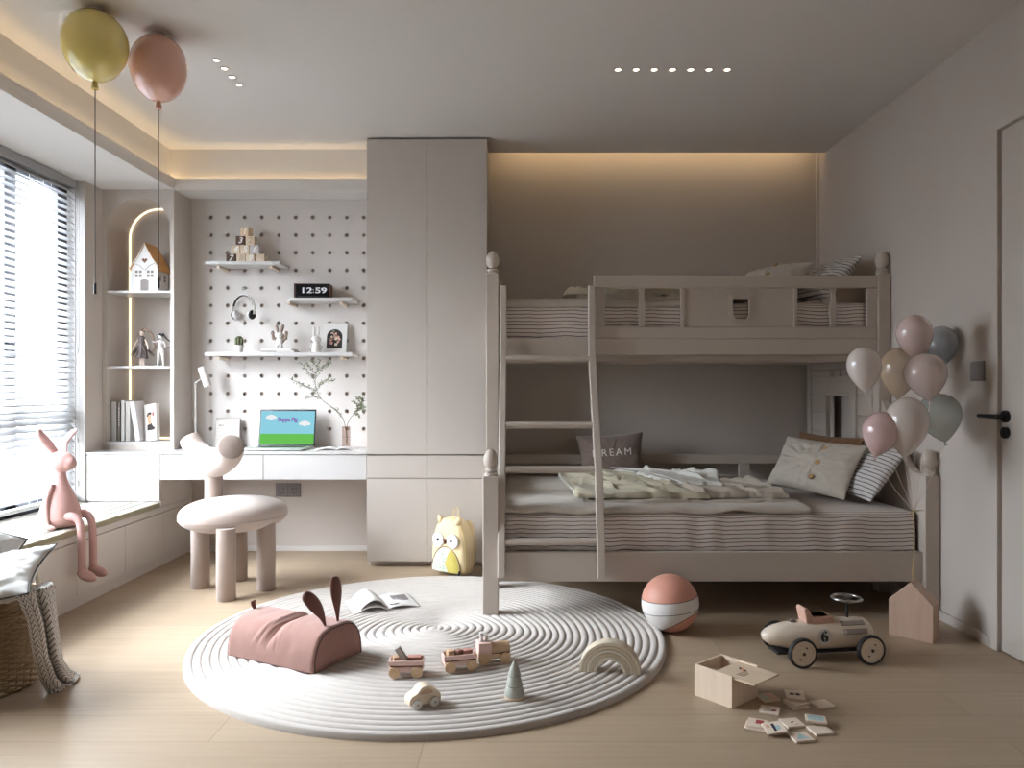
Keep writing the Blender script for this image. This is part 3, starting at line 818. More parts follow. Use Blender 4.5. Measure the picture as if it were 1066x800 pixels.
duvet_body([(.84, 4.30), (1.12, 4.22), (1.22, 4.75), (.62, 5.00)], Z0 + .052, .018, 9.4, IVORY, 'inner_sheet', dv, ridges(15, 30, .6, 1.2, 4.2, 5, 2.4, .4), edge=.02)
hem([(.265, 5.00, Z0 + .045), (.25, 4.6, Z0 + .055), (.275, 4.3, Z0 + .05), (.31, 4.05, Z0 + .035), (.36, 3.965, Z0 + .015)], None, 1, IVORY, dv)
hem([(.60, 4.97, Z0 + .075), (.72, 4.65, Z0 + .095), (.84, 4.35, Z0 + .085), (.92, 4.12, Z0 + .065), (.99, 3.97, Z0 + .03)], None, 2, IVORY, dv, .010)
hem([(.50, 4.95, Z0 + .07), (.62, 4.6, Z0 + .085), (.74, 4.3, Z0 + .075), (.84, 4.05, Z0 + .05), (.90, 3.97, Z0 + .03)], None, 3, SAGE, dv, .007)
# upper bunk bedding
cover(-.115, .95, 4.286, 5.15, UMZ + .008, .02, 5.0, LINEN, 'bed_cover', 'pale grey linen cover spread over the foot of the upper bunk', .010)
dv2 = thing('duvet', 'rumpled sage and taupe duvet lying on the upper bunk behind the guard', 'duvet', (0, 0, 0))
Z1 = UMZ + .020
duvet_body([(.33, 4.30), (1.30, 4.30), (1.35, 5.05), (.30, 5.05)], Z1, .026, 3.2, TAUPE, 'lower_layer', dv2, ridges(21, 50, .3, 1.3, 4.2, 4.6, 1.2, .6), edge=.015)
duvet_body([(.27, 4.31), (1.22, 4.31), (1.25, 4.98), (.29, 4.98)], Z1 + .030, .034, 6.2, SAGE, 'upper_layer', dv2, ridges(22, 60, .3, 1.3, 4.2, 4.6, 1.4, .7, h=(.004, .013)), edge=.05)

# ---- pillows
def pillow_fn(w, h, th, seed, pinch=.10, wr=.006):
    def f(u, v, sgn):     # u,v in -1..1
        x = w / 2 * u * (1 - pinch * (1 - v * v) * 0 - pinch * .9 * (1 - abs(v)) ** 0 * (v * v < 2) * (1 - abs(u)) * 0)
        x = w / 2 * u * (1 - pinch * math.cos(v * PI / 2) * abs(u) ** 3)
        z = h / 2 * v * (1 - pinch * math.cos(u * PI / 2) * abs(v) ** 3)
        b = (max(0, 1 - abs(u) ** 2.6)) ** .62 * (max(0, 1 - abs(v) ** 2.6)) ** .62
        rad_ = math.atan2(v, u); ee = max(abs(u), abs(v))
        y = th / 2 * b + wr * b ** .4 * (nz(u * 3 + seed, v * 3, seed) + .5 * nz(u * 7, v * 7 + seed, seed)) + wr * .9 * math.sin(PI * ee) * nz(rad_ * 6 * (1 + 0 * ee), seed, sgn)
        return Vector((x, sgn * y, z))
    return f
def pillow(name, label, w, h, th, mat, loc, rot, seed=1.0, pinch=.10, wr=.006, n=56, piping=None, extra=None, group=None):
    f = pillow_fn(w, h, th, seed, pinch, wr); m_ = MB()
    for sg in (-1, 1): m_.grid(lambda u, v, sg=sg: f(u, v, sg), n, n, (-1, 1), (-1, 1))
    o = m_.build(name, mat, loc=loc, rot=rot, smooth=180, doubles=True)
    tag(o, label, 'pillow' if 'pillow' in name else 'cushion', group)
    if piping:
        pts = [(u, -1) for u in [lerp(-1, 1, k / 20) for k in range(20)]] + [(1, v) for v in [lerp(-1, 1, k / 20) for k in range(20)]] + [(u, 1) for u in [lerp(1, -1, k / 20) for k in range(20)]] + [(-1, v) for v in [lerp(1, -1, k / 20) for k in range(20)]]
        MB().tube([f(u, v, 0) for u, v in pts], .0032, 8, closed=True).build('piping', piping, o, smooth=180)
    return o, f
VEL = fabric('brown_velvet', (124, 108, 98), .8, 1200, .15, .10, sheen=.5)
a = P(638, 465, 4.98)
o, f = pillow('cushion', 'brown velvet cushion with DREAM lettering leaning on lower back rail', .44, .315, .12, VEL, (a.x, 5.05, LMZ + .158), (R(-14), R(-4), R(-2)), 3.0, .10, .007)
mlet = M('cream_lettering', (226, 220, 212), .7, 0)
MB().text('DREAM', .066, None, extrude=.0008, bold=0.0, spacing=1.32, fn=lambda p: Vector((p.x, f(max(-.95, min(.95, p.x / .22)), max(-.9, min(.9, (p.y + .02) / .157)), -1).y - .004 - p.z, p.y + .02))).build('lettering', mlet, o)
pc = o
BTN = fabric('sage_grey_pillow_linen', (192, 184, 172), .92, 800, .45, .04, wrinkle=2.0)
def button_pillow(label, loc, rot, seed):
    o, f = pillow('pillow', label, .52, .33, .125, BTN, loc, rot, seed, .07, .012, 64, group='sage button pillows')
    for vv in (-.55, 0.0, .55):
        q = f(.22, vv, -1); m_ = MB(); m_.lathe([(0, -.0022), (.0145, -.0022), (.0155, 0), (.0145, .003), (.011, .002), (.0105, .0012), (0, .0012)], n=24, mat=Matrix.Translation(q + Vector((0, -.003, 0))) @ Matrix.Rotation(R(90), 4, 'X'))
        m_.build('button', wood('button_wood', (178, 142, 92), (140, 104, 62), 0), o)
    m_ = MB(); m_.tube([f(.13, v, -1) + Vector((0, -.001, 0)) for v in [lerp(-.94, .94, k / 30) for k in range(31)]], .0022, 8); m_.build('placket_seam', BTN, o, smooth=180)
    return o
def lean_pillow(kind, label, bm, w, h, th, yaw, lean, roll=0, seed=1.0, mat=None, zoff=.0, **kw):
    n_ = Vector((-math.sin(R(yaw)), math.cos(R(yaw)), 0))
    loc = Vector(bm) + (n_ * math.sin(R(lean)) + Vector((0, 0, math.cos(R(lean))))) * h / 2 + Vector((0, 0, zoff))
    if kind == 'button': return button_pillow(label, loc, (R(-lean), R(roll), R(yaw)), seed)
    return pillow('pillow', label, w, h, th, mat, loc, (R(-lean), R(roll), R(yaw)), seed, .08, .008, group=kw.get('group'))
lean_pillow('button', 'sage grey pillow with wooden buttons leaning on the lower bunk striped pillow', (1.565, 4.22, LMZ + .02), .55, .33, .15, -58, 33, 3, 2.0, zoff=.02)
STG = 'striped pillows'
STP = stripes('striped_pillowcase', (206, 202, 198), (92, 88, 94), .0215, .22, (0, 0, 1), .05)
lean_pillow('s', 'grey and white striped pillow against the head of the lower bed', (1.755, 4.12, LMZ + .02), .47, .33, .115, -84, 38, 0, 5.0, STP, .015, group=STG)
BRN = fabric('rust_brown_fabric', (132, 98, 72), .9, 800, .3, .06)
lean_pillow('s', 'rust brown pillow mostly hidden behind the sage button pillow', (1.70, 4.42, LMZ + .02), .44, .345, .09, -58, 26, 2, 6.0, BRN, .01)
lean_pillow('button', 'sage grey button pillow lying at the head of the upper bunk', (1.38, 4.60, UMZ + .02), .55, .33, .15, -62, 52, 0, 8.0, zoff=.04)
lean_pillow('s', 'grey and white striped pillow propped at the head of the upper bunk', (1.70, 4.56, UMZ + .02), .47, .33, .12, -76, 42, 0, 9.0, STP, .02, group=STG)
# ------------------------------------------------------------------ chair
CH = fabric('chair_bone_fabric', (182, 168, 159), .85, 1400, .08, .02, sheen=.3)
CHL = fabric('chair_leg_fabric', (160, 144, 135), .85, 1400, .08, .02, sheen=.3)
ct = thing('sculptural_chair', 'bone coloured chair with thick round seat and antler shaped back', 'chair', (-1.60, 4.32, 0), R(-45))
MB().ell((0, 0, .418), (.250, .300, .096), n=56, m=28, pw=.86).build('seat', CH, ct, smooth=180)
def ring(u): return (math.cos(u) * .250, math.sin(u) * .300, .404)
MB().tube([ring(2 * PI * k / 56) for k in range(56)], .0022, 8, closed=True).build('seat_seam', CHL, ct, smooth=180)
for (wx, wy) in ((-1.552, 4.075), (-1.792, 4.325), (-1.408, 4.285), (-1.640, 4.50)):
    v = Euler((0, 0, R(45))).to_matrix() @ (Vector((wx, wy, 0)) - Vector((-1.60, 4.32, 0)))
    MB().lathe([(.048, 0), (.050, .003), (.050, .38)], c=(v.x, v.y, 0), n=32).build('leg', CHL, ct)
nb = Vector((-1.738, 4.38, 0))
v = Euler((0, 0, R(45))).to_matrix() @ (nb - Vector((-1.60, 4.32, 0)))
MB().lathe([(.049, .44), (.049, .66)], c=(v.x, v.y, 0), n=32).build('neck', CHL, ct)
pts = catmull([P(198, 457, 4.50), P(207, 472, 4.47), P(222, 483, 4.36), P(236, 476, 4.25), P(240.5, 465.5, 4.14)], 8)
rr = [interp([(0, .060), (.25, .068), (.5, .077), (.8, .073), (1, .070)], k / 32)[0] for k in range(33)]
hb = MB(); hb.tube(pts, rr, 32, cap=False)
hb.ell(P(222, 480, 4.36) - Vector((0, 0, .0)), (.072, .072, .075), n=24)
hb.build('backrest', CH, ct, world=True, smooth=180)
for i, j, r_ in ((0, 1, .060), (-1, -2, .070)):
    d = (pts[i] - pts[j]).normalized()
    MB().lathe([(r_ * 1.0, 0), (r_ * .99, .003), (r_ * .93, .006), (0, .007)], n=32, mat=Matrix.Translation(pts[i]) @ d.to_track_quat('Z', 'Y').to_matrix().to_4x4()).build('end_cap', CHL, ct, world=True, smooth=50)

# ------------------------------------------------------------------ arch cabinet contents
TW = M('toy_white_paint', (216, 213, 209), .5, .01)
OR = wood('toy_house_roof', (206, 152, 88), (176, 122, 64), 1)
th = thing('toy_house', 'white wooden toy house with orange wood roof on top niche shelf', 'toy house', (-2.42, 5.16, SH1))
Y0 = 5.06; pz = SH1
def H(x, y, Y=Y0): q = P(x, y, Y); return (q.x, q.z)
front = [H(136, 303), H(136, 278), H(138.5, 274.5), H(143, 269), H(147, 262), H(150.5, 255), H(154, 262), H(158, 269), H(162, 274.5), H(164.5, 278), H(164.5, 303)]
front = [(p[0], max(p[1], pz)) for p in front]
MB().prism(front, 'xz', Y0, Y0 + .012).build('front_wall', TW, th, world=True, bevel=.001)
body = [H(138, 303), H(138, 279), H(150.5, 258.5), H(163, 279), H(163, 303)]; body = [(p[0], max(p[1], pz)) for p in body]
MB().prism(body, 'xz', Y0 + .012, Y0 + .17).build('body', TW, th, world=True)
rf = MB(); e0 = [H(165.5, 282), H(158.5, 269), H(154.5, 262), H(151, 254)]
for sgn in (1, -1):
    cxh = H(150.5, 0)[0]; pl_ = [((p[0] if sgn > 0 else 2 * cxh - p[0]), p[1]) for p in e0]; pl2 = [(p[0] , p[1] + .010) for p in reversed(pl_)]
    rf.prism(pl_ + pl2, 'xz', Y0 - .006, Y0 + .185)
rf.build('roof', OR, th, world=True)
ed = MB(); ee_ = [H(134.5, 280.5), H(138.5, 274), H(143, 268.5), H(147, 261), H(150.5, 253.5), H(154, 261), H(158, 268.5), H(162, 274), H(166, 280.5)]
ed.tube([(p[0], Y0 - .004, p[1]) for p in ee_], .0035, 8); ed.build('roof_edge', TW, th, world=True)
GW = M('toy_house_window_grey', (128, 120, 114), .6, 0)
wm = MB()
for cx in (144.2, 156.3):
    for dx in (-2, 2):
        for dy in (283, 287.2):
            q = P(cx + dx, dy, Y0); wm.box(q.x - .009, q.x + .009, Y0 - .0012, Y0 + .002, q.z - .009, q.z + .009)
wm.build('windows', GW, th, world=True)
dm = MB(); q = P(150.5, 296, Y0); dm.prism([(q.x + .026 * math.cos(a), q.z + .020 + .012 * math.sin(a)) for a in [PI * k / 12 for k in range(13)]] + [(q.x - .026, pz + .002), (q.x + .026, pz + .002)], 'xz', Y0 - .0012, Y0 + .002)
dm.build('door', GW, th, world=True)
hm = MB(); q = P(150.6, 271.2, Y0); hp = []
for k in range(32):
    a = 2 * PI * k / 32; hp.append((q.x + .0011 * 16 * math.sin(a) ** 3, q.z + .0011 * (13 * math.cos(a) - 5 * math.cos(2 * a) - 2 * math.cos(3 * a) - math.cos(4 * a))))
hm.prism(hp, 'xz', Y0 - .0015, Y0 + .002).build('heart_cutout', M('heart_brown', (110, 74, 52), .6, 0), th, world=True)
gl_ = MB(); gl_.tube(catmull([(H(140.5, 274.5)[0], Y0 - .001, H(0, 275)[1]), (H(145, 0)[0], Y0 - .001, H(0, 276.5)[1]), (H(150.5, 0)[0], Y0 - .001, H(0, 281)[1]), (H(156, 0)[0], Y0 - .001, H(0, 276.5)[1]), (H(161, 0)[0], Y0 - .001, H(0, 274.5)[1])], 5), .0018, 6)
gl_.build('carved_gable_line', GW, th, world=True)
sd = MB(); sx_ = H(163, 0)[0]
for yy in (Y0 + .05, Y0 + .115):
    for zz in (pz + .105, pz + .085): sd.box(sx_ - .001, sx_ + .0015, yy - .012, yy + .012, zz - .008, zz + .008)
sd.build('side_windows', GW, th, world=True)

# figurines (plain generic dolls)
SK = M('doll_skin', (226, 205, 192), .5, 0); GD = M('doll_dark_dress', (104, 92, 90), .55, .1, 30); HD = M('doll_dark_hair', (44, 40, 44), .4, 0); HT = M('doll_brown_hair', (132, 108, 92), .45, 0)
z0 = SH2
fg = thing('figurine', 'small doll figurine in a dark ragged dress with long curled ponytail on middle niche shelf', 'figurine', (-2.515, 5.13, z0))
MB().lathe([(.045, 0), (.045, .005), (.043, .007), (0, .007)], n=28).build('stand', TW, fg)
s = MB(); s.tube([(-.008, 0, .005), (-.008, 0, .09)], [.007, .011], 10); s.tube([(.010, 0, .005), (.010, 0, .09)], [.007, .011], 10)
s.ell((0, 0, .225), (.0145, .0145, .018)); s.cyl((0, 0, .19), (0, 0, .215), .006); s.tube([(-.02, 0, .185), (-.045, -.01, .14), (-.05, -.02, .11)], [.007, .006, .005], 8); s.tube([(.02, 0, .185), (.042, -.01, .14), (.05, -.02, .11)], [.007, .006, .005], 8)
s.build('body', SK, fg, smooth=180, remesh=.0022)
s = MB(); s.lathe([(.012, .205), (.022, .192), (.020, .165), (.015, .145), (.022, .125), (.034, .085), (.040, .055), (.036, .055), (.018, .12), (.004, .19)], n=20)
for k in range(12):
    a = 2 * PI * k / 12 + .2; L_ = .055 + .03 * random.random(); r1_ = .045 + .035 * abs(math.cos(a))
    s.tube([(math.cos(a) * .020, math.sin(a) * .02, .14), (math.cos(a) * (.03 + r1_) / 2, math.sin(a) * .032, .10), (math.cos(a) * r1_, math.sin(a) * .045, .13 - L_)], [.010, .009, .002], 6, flat=((0, 0, 1), 1, .5))
s.build('dress', GD, fg, smooth=60)
s = MB(); s.ell((0, .004, .231), (.0165, .016, .0175)); s.tube(catmull([(0, .01, .247), (.03, .01, .248), (.062, .01, .215), (.078, .01, .165), (.080, .01, .125), (.066, .01, .105), (.064, .01, .088), (.074, .01, .082)], 6), [.009 * (1 - .6 * k / 42) for k in range(43)], 8)
s.build('hair', HT, fg, smooth=180)
fg = thing('figurine', 'slim pale doll figurine with dark ponytails blowing sideways on middle niche shelf', 'figurine', (-2.380, 5.11, z0))
MB().lathe([(.052, 0), (.052, .004), (.050, .006), (0, .006)], n=28).build('stand', M('clear_grey_stand', (176, 176, 180), .2, 0), fg)
s = MB(); s.tube([(-.020, 0, .005), (-.014, 0, .06), (-.009, 0, .115)], [.006, .009, .014], 10); s.tube([(.018, 0, .005), (.014, 0, .06), (.008, 0, .115)], [.006, .009, .014], 10)
s.tube([(0, 0, .108), (0, 0, .135), (0, 0, .165), (0, 0, .176)], [.018, .012, .019, .010], 12); s.cyl((0, 0, .17), (0, 0, .19), .005)
s.ell((-.004, 0, .200), (.0135, .0135, .016)); s.tube([(-.016, 0, .170), (-.035, -.01, .162), (-.052, -.02, .168)], [.006, .005, .0045], 8); s.tube([(.016, 0, .170), (.032, -.01, .145), (.038, -.02, .125)], [.006, .005, .0045], 8)
s.build('body', TW, fg, smooth=180, remesh=.0022)
s = MB(); s.ell((-.003, .004, .207), (.0165, .016, .016)); s.ell((-.016, 0, .196), (.006, .012, .012))
s.tube(catmull([(.010, .01, .220), (.022, .012, .200), (.040, .014, .180), (.060, .012, .168), (.088, .012, .166)], 6), [.007 * (1 - .5 * k / 24) for k in range(25)], 8)
s.tube(catmull([(.018, .01, .125), (.045, .012, .128), (.070, .012, .128), (.088, .01, .122)], 6), [.003] * 19, 8)
s.build('hair', HD, fg, smooth=180)
# niche books: spine towards camera
def book(name, px0, px1, ptop, lean, colr, Y, label, depth=.14, pbot=458.5, thick=None, cover_fn=None, slab=None):
    z0 = nzb; a = P(px0, 0, Y).x; b_ = P(px1, 0, Y).x; h = HC + (405 - ptop) * Y / 800 - z0
    t = thing('book', label, 'book', ((a + b_) / 2, Y + depth / 2, z0), group='books in the bottom niche', rot=(0, lean, 0))
    w_ = (b_ - a) / 2
    m_ = MB(); m_.box(-w_, -w_ + .0015, -depth / 2, depth / 2, 0, h); m_.box(w_ - .0015, w_, -depth / 2, depth / 2, 0, h); m_.box(-w_, w_, -depth / 2, -depth / 2 + .002, 0, h)
    m_.build('cover', M('book_cover_%d_%d_%d' % colr, colr, .55, 0), t, bevel=.0006)
    MB().box(-w_ + .0015, w_ - .0015, -depth / 2 + .002, depth / 2 - .004, .002, h - .003).build('pages', M('paper', (232, 228, 220), .8, 0), t)
    return t, w_, h
YB_ = 5.06
book('book', 116, 121.3, 418, 0, (176, 172, 170), YB_, 'light grey book, leftmost in the bottom niche row')
t, w_, h = book('book', 122.6, 125, 419, 0, (128, 120, 114), YB_, 'thin dark grey book with pale spine writing, second from the left')
q = MB()
for k in range(9): q.box(-.003, .003, -.0712, -.0699, .10 + k * .014, .108 + k * .014)
q.build('spine_marks', TW, t)
book('book', 126, 129.6, 417, 0, (228, 226, 224), YB_, 'narrow white book between the dark grey and thick cream ones')
book('book', 130.8, 135.2, 418.2, 0, (206, 202, 196), YB_, 'upright cream book with broad side next to the leaning white one')
book('book', 141.0, 146.2, 417.5, R(-9), (222, 221, 222), YB_, 'white book leaning left in the bottom niche row', depth=.13)
# front-facing leaning book
a = P(148.5, 459, 5.04); t = thing('book', 'white book with a small portrait picture on its cover leaning at the row end', 'book', (a.x + .036, 5.10, nzb), group='books in the bottom niche', rot=(R(-6), R(-8.5), R(-22)))
W_, H_ = .105, .245
MB().box(-W_ / 2, W_ / 2, -.0145, -.013, 0, H_).box(-W_ / 2, W_ / 2, .013, .0145, 0, H_).box(-W_ / 2 - .001, -W_ / 2 + .001, -.0145, .0145, 0, H_).build('cover', M('magazine_white', (224, 220, 216), .45, 0), t)
MB().box(-W_ / 2 + .001, W_ / 2 - .003, -.013, .013, .002, H_ - .003).build('pages', M('paper', (0, 0, 0)), t)
pic = MB(); yv = -.0149
pic.cur = 0; pic.prism([(-.026, .070), (.036, .070), (.038, .084), (.022, .098), (.008, .122), (-.002, .122), (-.010, .112), (-.026, .106)], 'xz', yv - .0006, yv)
pic.cur = 1; pic.prism([(-.020, .125), (-.010, .112), (.0, .108), (.009, .116), (.010, .135), (.014, .155), (.006, .176), (-.010, .178), (-.020, .165), (-.022, .145)], 'xz', yv - .0010, yv - .0003)
pic.cur = 0; pic.prism([(-.028, .168), (-.020, .186), (.0, .192), (.014, .186), (.012, .170), (.002, .176), (-.012, .172), (-.02, .16)], 'xz', yv - .0014, yv - .0009)
pic.cur = 2; pic.ell((.028, yv, .176), (.010, .0006, .014)); pic.ell((.034, yv, .082), (.008, .0006, .010))
pic.cur = 3
for k in range(8): pic.box(-.024 + k * .006, -.020 + k * .006, yv - .0004, yv, .212, .222)
pic.build('cover_picture', [M('print_black', (52, 44, 42), .6, 0), M('print_skin', (206, 158, 126), .6, 0), M('print_red', (164, 92, 86), .6, 0), M('print_grey', (176, 172, 172), .6, 0)], t)

# ------------------------------------------------------------------ pegboard shelf contents
BW = wood('block_beech', (222, 204, 180), (200, 178, 150), 0); BD = M('block_dark_brown', (84, 58, 44), .6, .05); BG = M('block_pale_grey', (200, 196, 198), .6, .02); BT = wood('block_tan', (212, 186, 156), (190, 160, 128), 0)
WN = M('white_numeral', (242, 240, 236), .6, 0); TN = M('tan_numeral', (188, 164, 142), .6, 0)
rows = [(240, 0, '7', BD, WN, 'dark brown number seven block, bottom left of the block pyramid'), (250.4, 0, '8', BW, TN, 'beech block with a faint eight, second in the bottom row'), (260.3, 0, '9', BW, WN, 'beech number nine block, third in the bottom row'), (270.7, 0, '', BW, None, 'plain beech block at right end of the bottom row'),
        (245, 1, '4', BW, WN, 'beech number four block, left in the second row of the pyramid'), (254.6, 1, '5', BW, WN, 'beech number five block, middle of the second row'), (264.9, 1, '6', BG, WN, 'pale grey number six block, right in the second row'),
        (250.0, 2, '3', BD, WN, 'dark brown block carrying the left place in the third row'), (260.0, 2, '2', BW, TN, 'beech block with a faint two in the third row'), (255.2, 3, '1', BT, WN, 'tan number one block at the peak of the pyramid')]
S_ = .0595; proto = None
for (px, row, ch_, mt, nm_, lab) in rows:
    c_ = P(px, 0, 5.135)
    t = thing('number_block', lab, 'toy block', (c_.x, 5.165, S1 + row * S_ + .0002), R(random.uniform(-2, 2) - (8 if row == 3 else 0)), group='number blocks in a pyramid')
    MB().box(-S_ / 2, S_ / 2, -S_ / 2, S_ / 2, 0, S_ - .0004).build('block', mt, t, bevel=.002)
    if ch_: MB().text(ch_, .056, Matrix.Translation((0, -S_ / 2 - .0004, S_ / 2)) @ Matrix.Rotation(R(90), 4, 'X'), .0005, .0012, shear=.25).build('numeral', nm_, t)
# flip clock
WAL = wood('walnut_case', (98, 58, 40), (66, 38, 26), 0)
fc = thing('flip_clock', 'walnut cased digital clock showing 12:59 on a short shelf', 'clock', (-1.38, 5.17, S2), R(3))
bw, bh = .235, .100
MB().box(-bw / 2, bw / 2, -.055, .05, 0, bh).build('case', WAL, fc, bevel=.003)
MB().box(-bw / 2 + .012, bw / 2 - .006, -.0565, -.055, .003, bh - .005).build('display', M('clock_glass', (26, 27, 30), .12, 0), fc)
MB().box(-bw / 2, -bw / 2 + .006, -.057, -.05, 0, bh).build('bezel', BLACK, fc)
DIG = M('clock_digits', (212, 214, 216), .5, 0)
mt4 = lambda x, z: Matrix.Translation((x, -.0568, z)) @ Matrix.Rotation(R(90), 4, 'X')
MB().text('12', .052, mt4(-.036, .052), .0004, .0012, sx=1.55).build('digits', DIG, fc)
MB().text('59', .052, mt4(.060, .052), .0004, .0012, sx=1.55).build('digits', DIG, fc)
MB().text(':', .045, mt4(.010, .053), .0004, .0006).build('colon', DIG, fc)
m_ = MB(); m_.box(-.09, .095, -.0568, -.0564, .013, .0145); m_.build('hinge_line', M('clock_line', (90, 92, 95), .5, 0), fc)
# headphones on hook
hk = thing('wall_hook', 'small white hook in the pegboard holding the headphones', 'hook', (hx[2], PB, hzs[4]))
MB().tube(catmull([(0, .0, .0), (0, -.030, 0), (0, -.038, -.014), (.0, -.052, -.014), (0, -.056, .004)], 5), .004, 10).build('hook', TW, hk, smooth=180)
MB().lathe([(.0105, 0), (.0105, .006), (.004, .009), (0, .009)], n=20, mat=Matrix.Translation((0, -.0, 0)) @ Matrix.Rotation(R(90), 4, 'X')).build('plug', TW, hk)
hp = thing('headphones', 'black and white headphones hanging from the pegboard hook', 'headphones', P(253.5, 306.5, 5.215), R(-22))
arc = [(.094 * math.sin(a), 0, -.100 + .098 * math.cos(a)) for a in [R(-112) + R(224) * k / 32 for k in range(33)]]
MB().tube(arc, .0085, 10, flat=((0, 1, 0), .55, 1.25)).build('headband', M('headphone_white', (226, 224, 222), .35, 0), hp, smooth=180)
MB().tube([(p[0] * .93, 0, -.100 + (p[2] + .100) * .93) for p in arc[5:28]], .007, 10, flat=((0, 1, 0), .6, 1.3)).build('headband_padding', BLACK, hp, smooth=180)
for sg in (-1, 1):
    mt = Matrix.Translation((sg * .066, 0, -.140)) @ Matrix.Rotation(R(sg * -90 + sg * 12), 4, 'Y')
    MB().lathe([(0, .016), (.018, .018), (.030, .010), (.034, -.002), (.030, -.004)], n=28, mat=mt).build('ear_cup', M('headphone_white', (0, 0, 0)), hp, smooth=180).scale = (1, 1, 1)
    MB().lathe([(.031, -.003), (.033, -.010), (.028, -.018), (.018, -.017), (.014, -.010), (0, -.010)], n=28, mat=mt).build('ear_pad', BLACK, hp, smooth=180)
# cactus
cc = thing('potted_cactus', 'small ribbed cactus in a white pot on the long shelf', 'potted plant', P(249, 369, 5.13)); cc.location.z = S3
MB().lathe([(.020, 0), (.023, .002), (.029, .046), (.0295, .05), (.026, .05), (.0255, .043), (0, .043)], n=28).build('pot', TW, cc)
m_ = MB()
def cac(u, v):
    a = 2 * PI * u; ph = v * PI / 2 * .999; r_ = (.0245 if v < .6 else .0245 * math.sqrt(max(0, 1 - ((v - .6) / .4) ** 2))) * (1 + .16 * math.cos(9 * a))
    return (r_ * math.cos(a), r_ * math.sin(a), .04 + .072 * v)
m_.grid(cac, 72, 24, closeu=True); m_.build('cactus', M('cactus_green', (84, 92, 62), .7, .12, 60), cc, smooth=180)
m_ = MB()
for k in range(9):
    for j in range(7):
        a = 2 * PI * k / 9; m_.ell((.0285 * math.cos(a), .0285 * math.sin(a), .05 + j * .008), (.0016, .0016, .0016), n=6, m=4)
m_.build('spines', M('spine_cream', (206, 198, 160), .7, 0), cc)
# books under figurine
for k, (a, b_, y_, d, c_, lab, rz) in enumerate(((270, 306, 5.16, .0, (206, 200, 196), 'flat white book lying lowest under the winged figurine', 2), (272, 304, 5.165, .013, (220, 216, 212), 'flat pale book lying on top under the winged figurine', -1))):
    X0, X1 = P(a, 0, 5.1).x, P(b_, 0, 5.1).x; t = thing('book', lab, 'book', ((X0 + X1) / 2, y_, S3 + d), R(rz), group='flat books on the long shelf'); w_ = (X1 - X0) / 2
    MB().box(-w_, w_, -.075, .075, 0, .0015).box(-w_, w_, -.075, .075, .0115, .013).box(-w_, w_, -.075, -.0735, 0, .013).build('cover', M('book_cover_%d_%d_%d' % c_, c_, .55, 0), t)
    MB().box(-w_ + .002, w_ - .002, -.0735, .072, .0015, .0115).build('pages', M('paper', (0, 0, 0)), t)
    if k == 0: MB().box(-w_ + .01, .0, -.0755, -.0749, .004, .009).build('spine_title', M('title_grey', (120, 114, 110), .6, 0), t)
# grey-brown winged rabbit figurine
FGb = M('figurine_brown', (140, 122, 110), .55, .02); FW = M('figurine_white', (222, 219, 216), .5, 0)
fz = S3 + .026; fx = P(290, 0, 5.12).x
rb = thing('rabbit_figurine', 'small brown and white rabbit figurine with raised arms standing on flat books', 'figurine', (fx, 5.14, fz))
m_ = MB(); m_.ell((-.013, -.006, .012), (.014, .02, .012)); m_.ell((.013, -.006, .012), (.014, .02, .012)); m_.tube([(-.012, 0, .01), (-.011, 0, .045)], .010, 10); m_.tube([(.012, 0, .01), (.011, 0, .045)], .010, 10)
m_.ell((0, 0, .055), (.023, .018, .028)); m_.build('body', FW, rb, smooth=180, remesh=.002)
m_ = MB(); m_.ell((0, -.002, .090), (.024, .022, .022)); m_.build('head', FW, rb, smooth=180)
for sg in (-1, 1):
    m_ = MB(); m_.tube(catmull([(sg * .010, 0, .105), (sg * .014, 0, .125), (sg * .021, 0, .150), (sg * .024, 0, .160)], 5), [lerp(.006, .011, math.sin(PI * k / 15)) for k in range(16)], 10); m_.ell((sg * .024, 0, .158), (.007, .006, .007))
    m_.build('ear', FGb, rb, smooth=180)
    m_ = MB(); m_.tube(catmull([(sg * .020, 0, .070), (sg * .036, 0, .066), (sg * .044, 0, .085), (sg * .046, 0, .108)], 5), [.009] * 16, 10); m_.ell((sg * .046, -.002, .105), (.012, .01, .016)); m_.ell((sg * .040, .002, .072), (.013, .01, .014))
    m_.build('arm', FGb, rb, smooth=180)
m_ = MB(); m_.ell((.010, .014, .072), (.024, .014, .036)); m_.build('back_shell', FGb, rb, smooth=180)
# white rabbit figure
wr = thing('rabbit_figurine', 'white rabbit figure with two tall ears beside the floral picture card', 'figurine', (P(328.5, 0, 5.12).x, 5.14, S3), R(18))
m_ = MB(); m_.lathe([(.026, 0), (.030, .004), (.031, .03), (.026, .055), (.020, .068)], n=24); m_.ell((0, 0, .090), (.031, .028, .027)); m_.tube([(-.025, -.004, .05), (-.034, -.012, .03)], .009, 8); m_.tube([(.025, -.004, .05), (.034, -.012, .03)], .009, 8)
m_.build('body', TW, wr, smooth=180, remesh=.0025)
for sg in (-1, 1): MB().tube([(sg * .011, 0, .108), (sg * .014, 0, .13), (sg * .015, 0, .160), (sg * .014, 0, .176)], [.006, .0085, .0075, .003], 10).build('ear', TW, wr, smooth=180)
m_ = MB(); m_.ell((-.011, -.0265, .092), (.0018, .0015, .0022), n=8); m_.ell((.013, -.0262, .092), (.0018, .0015, .0022), n=8); m_.box(-.004, .005, -.0285, -.0275, .083, .0838); m_.build('face_marks', BLACK, wr)
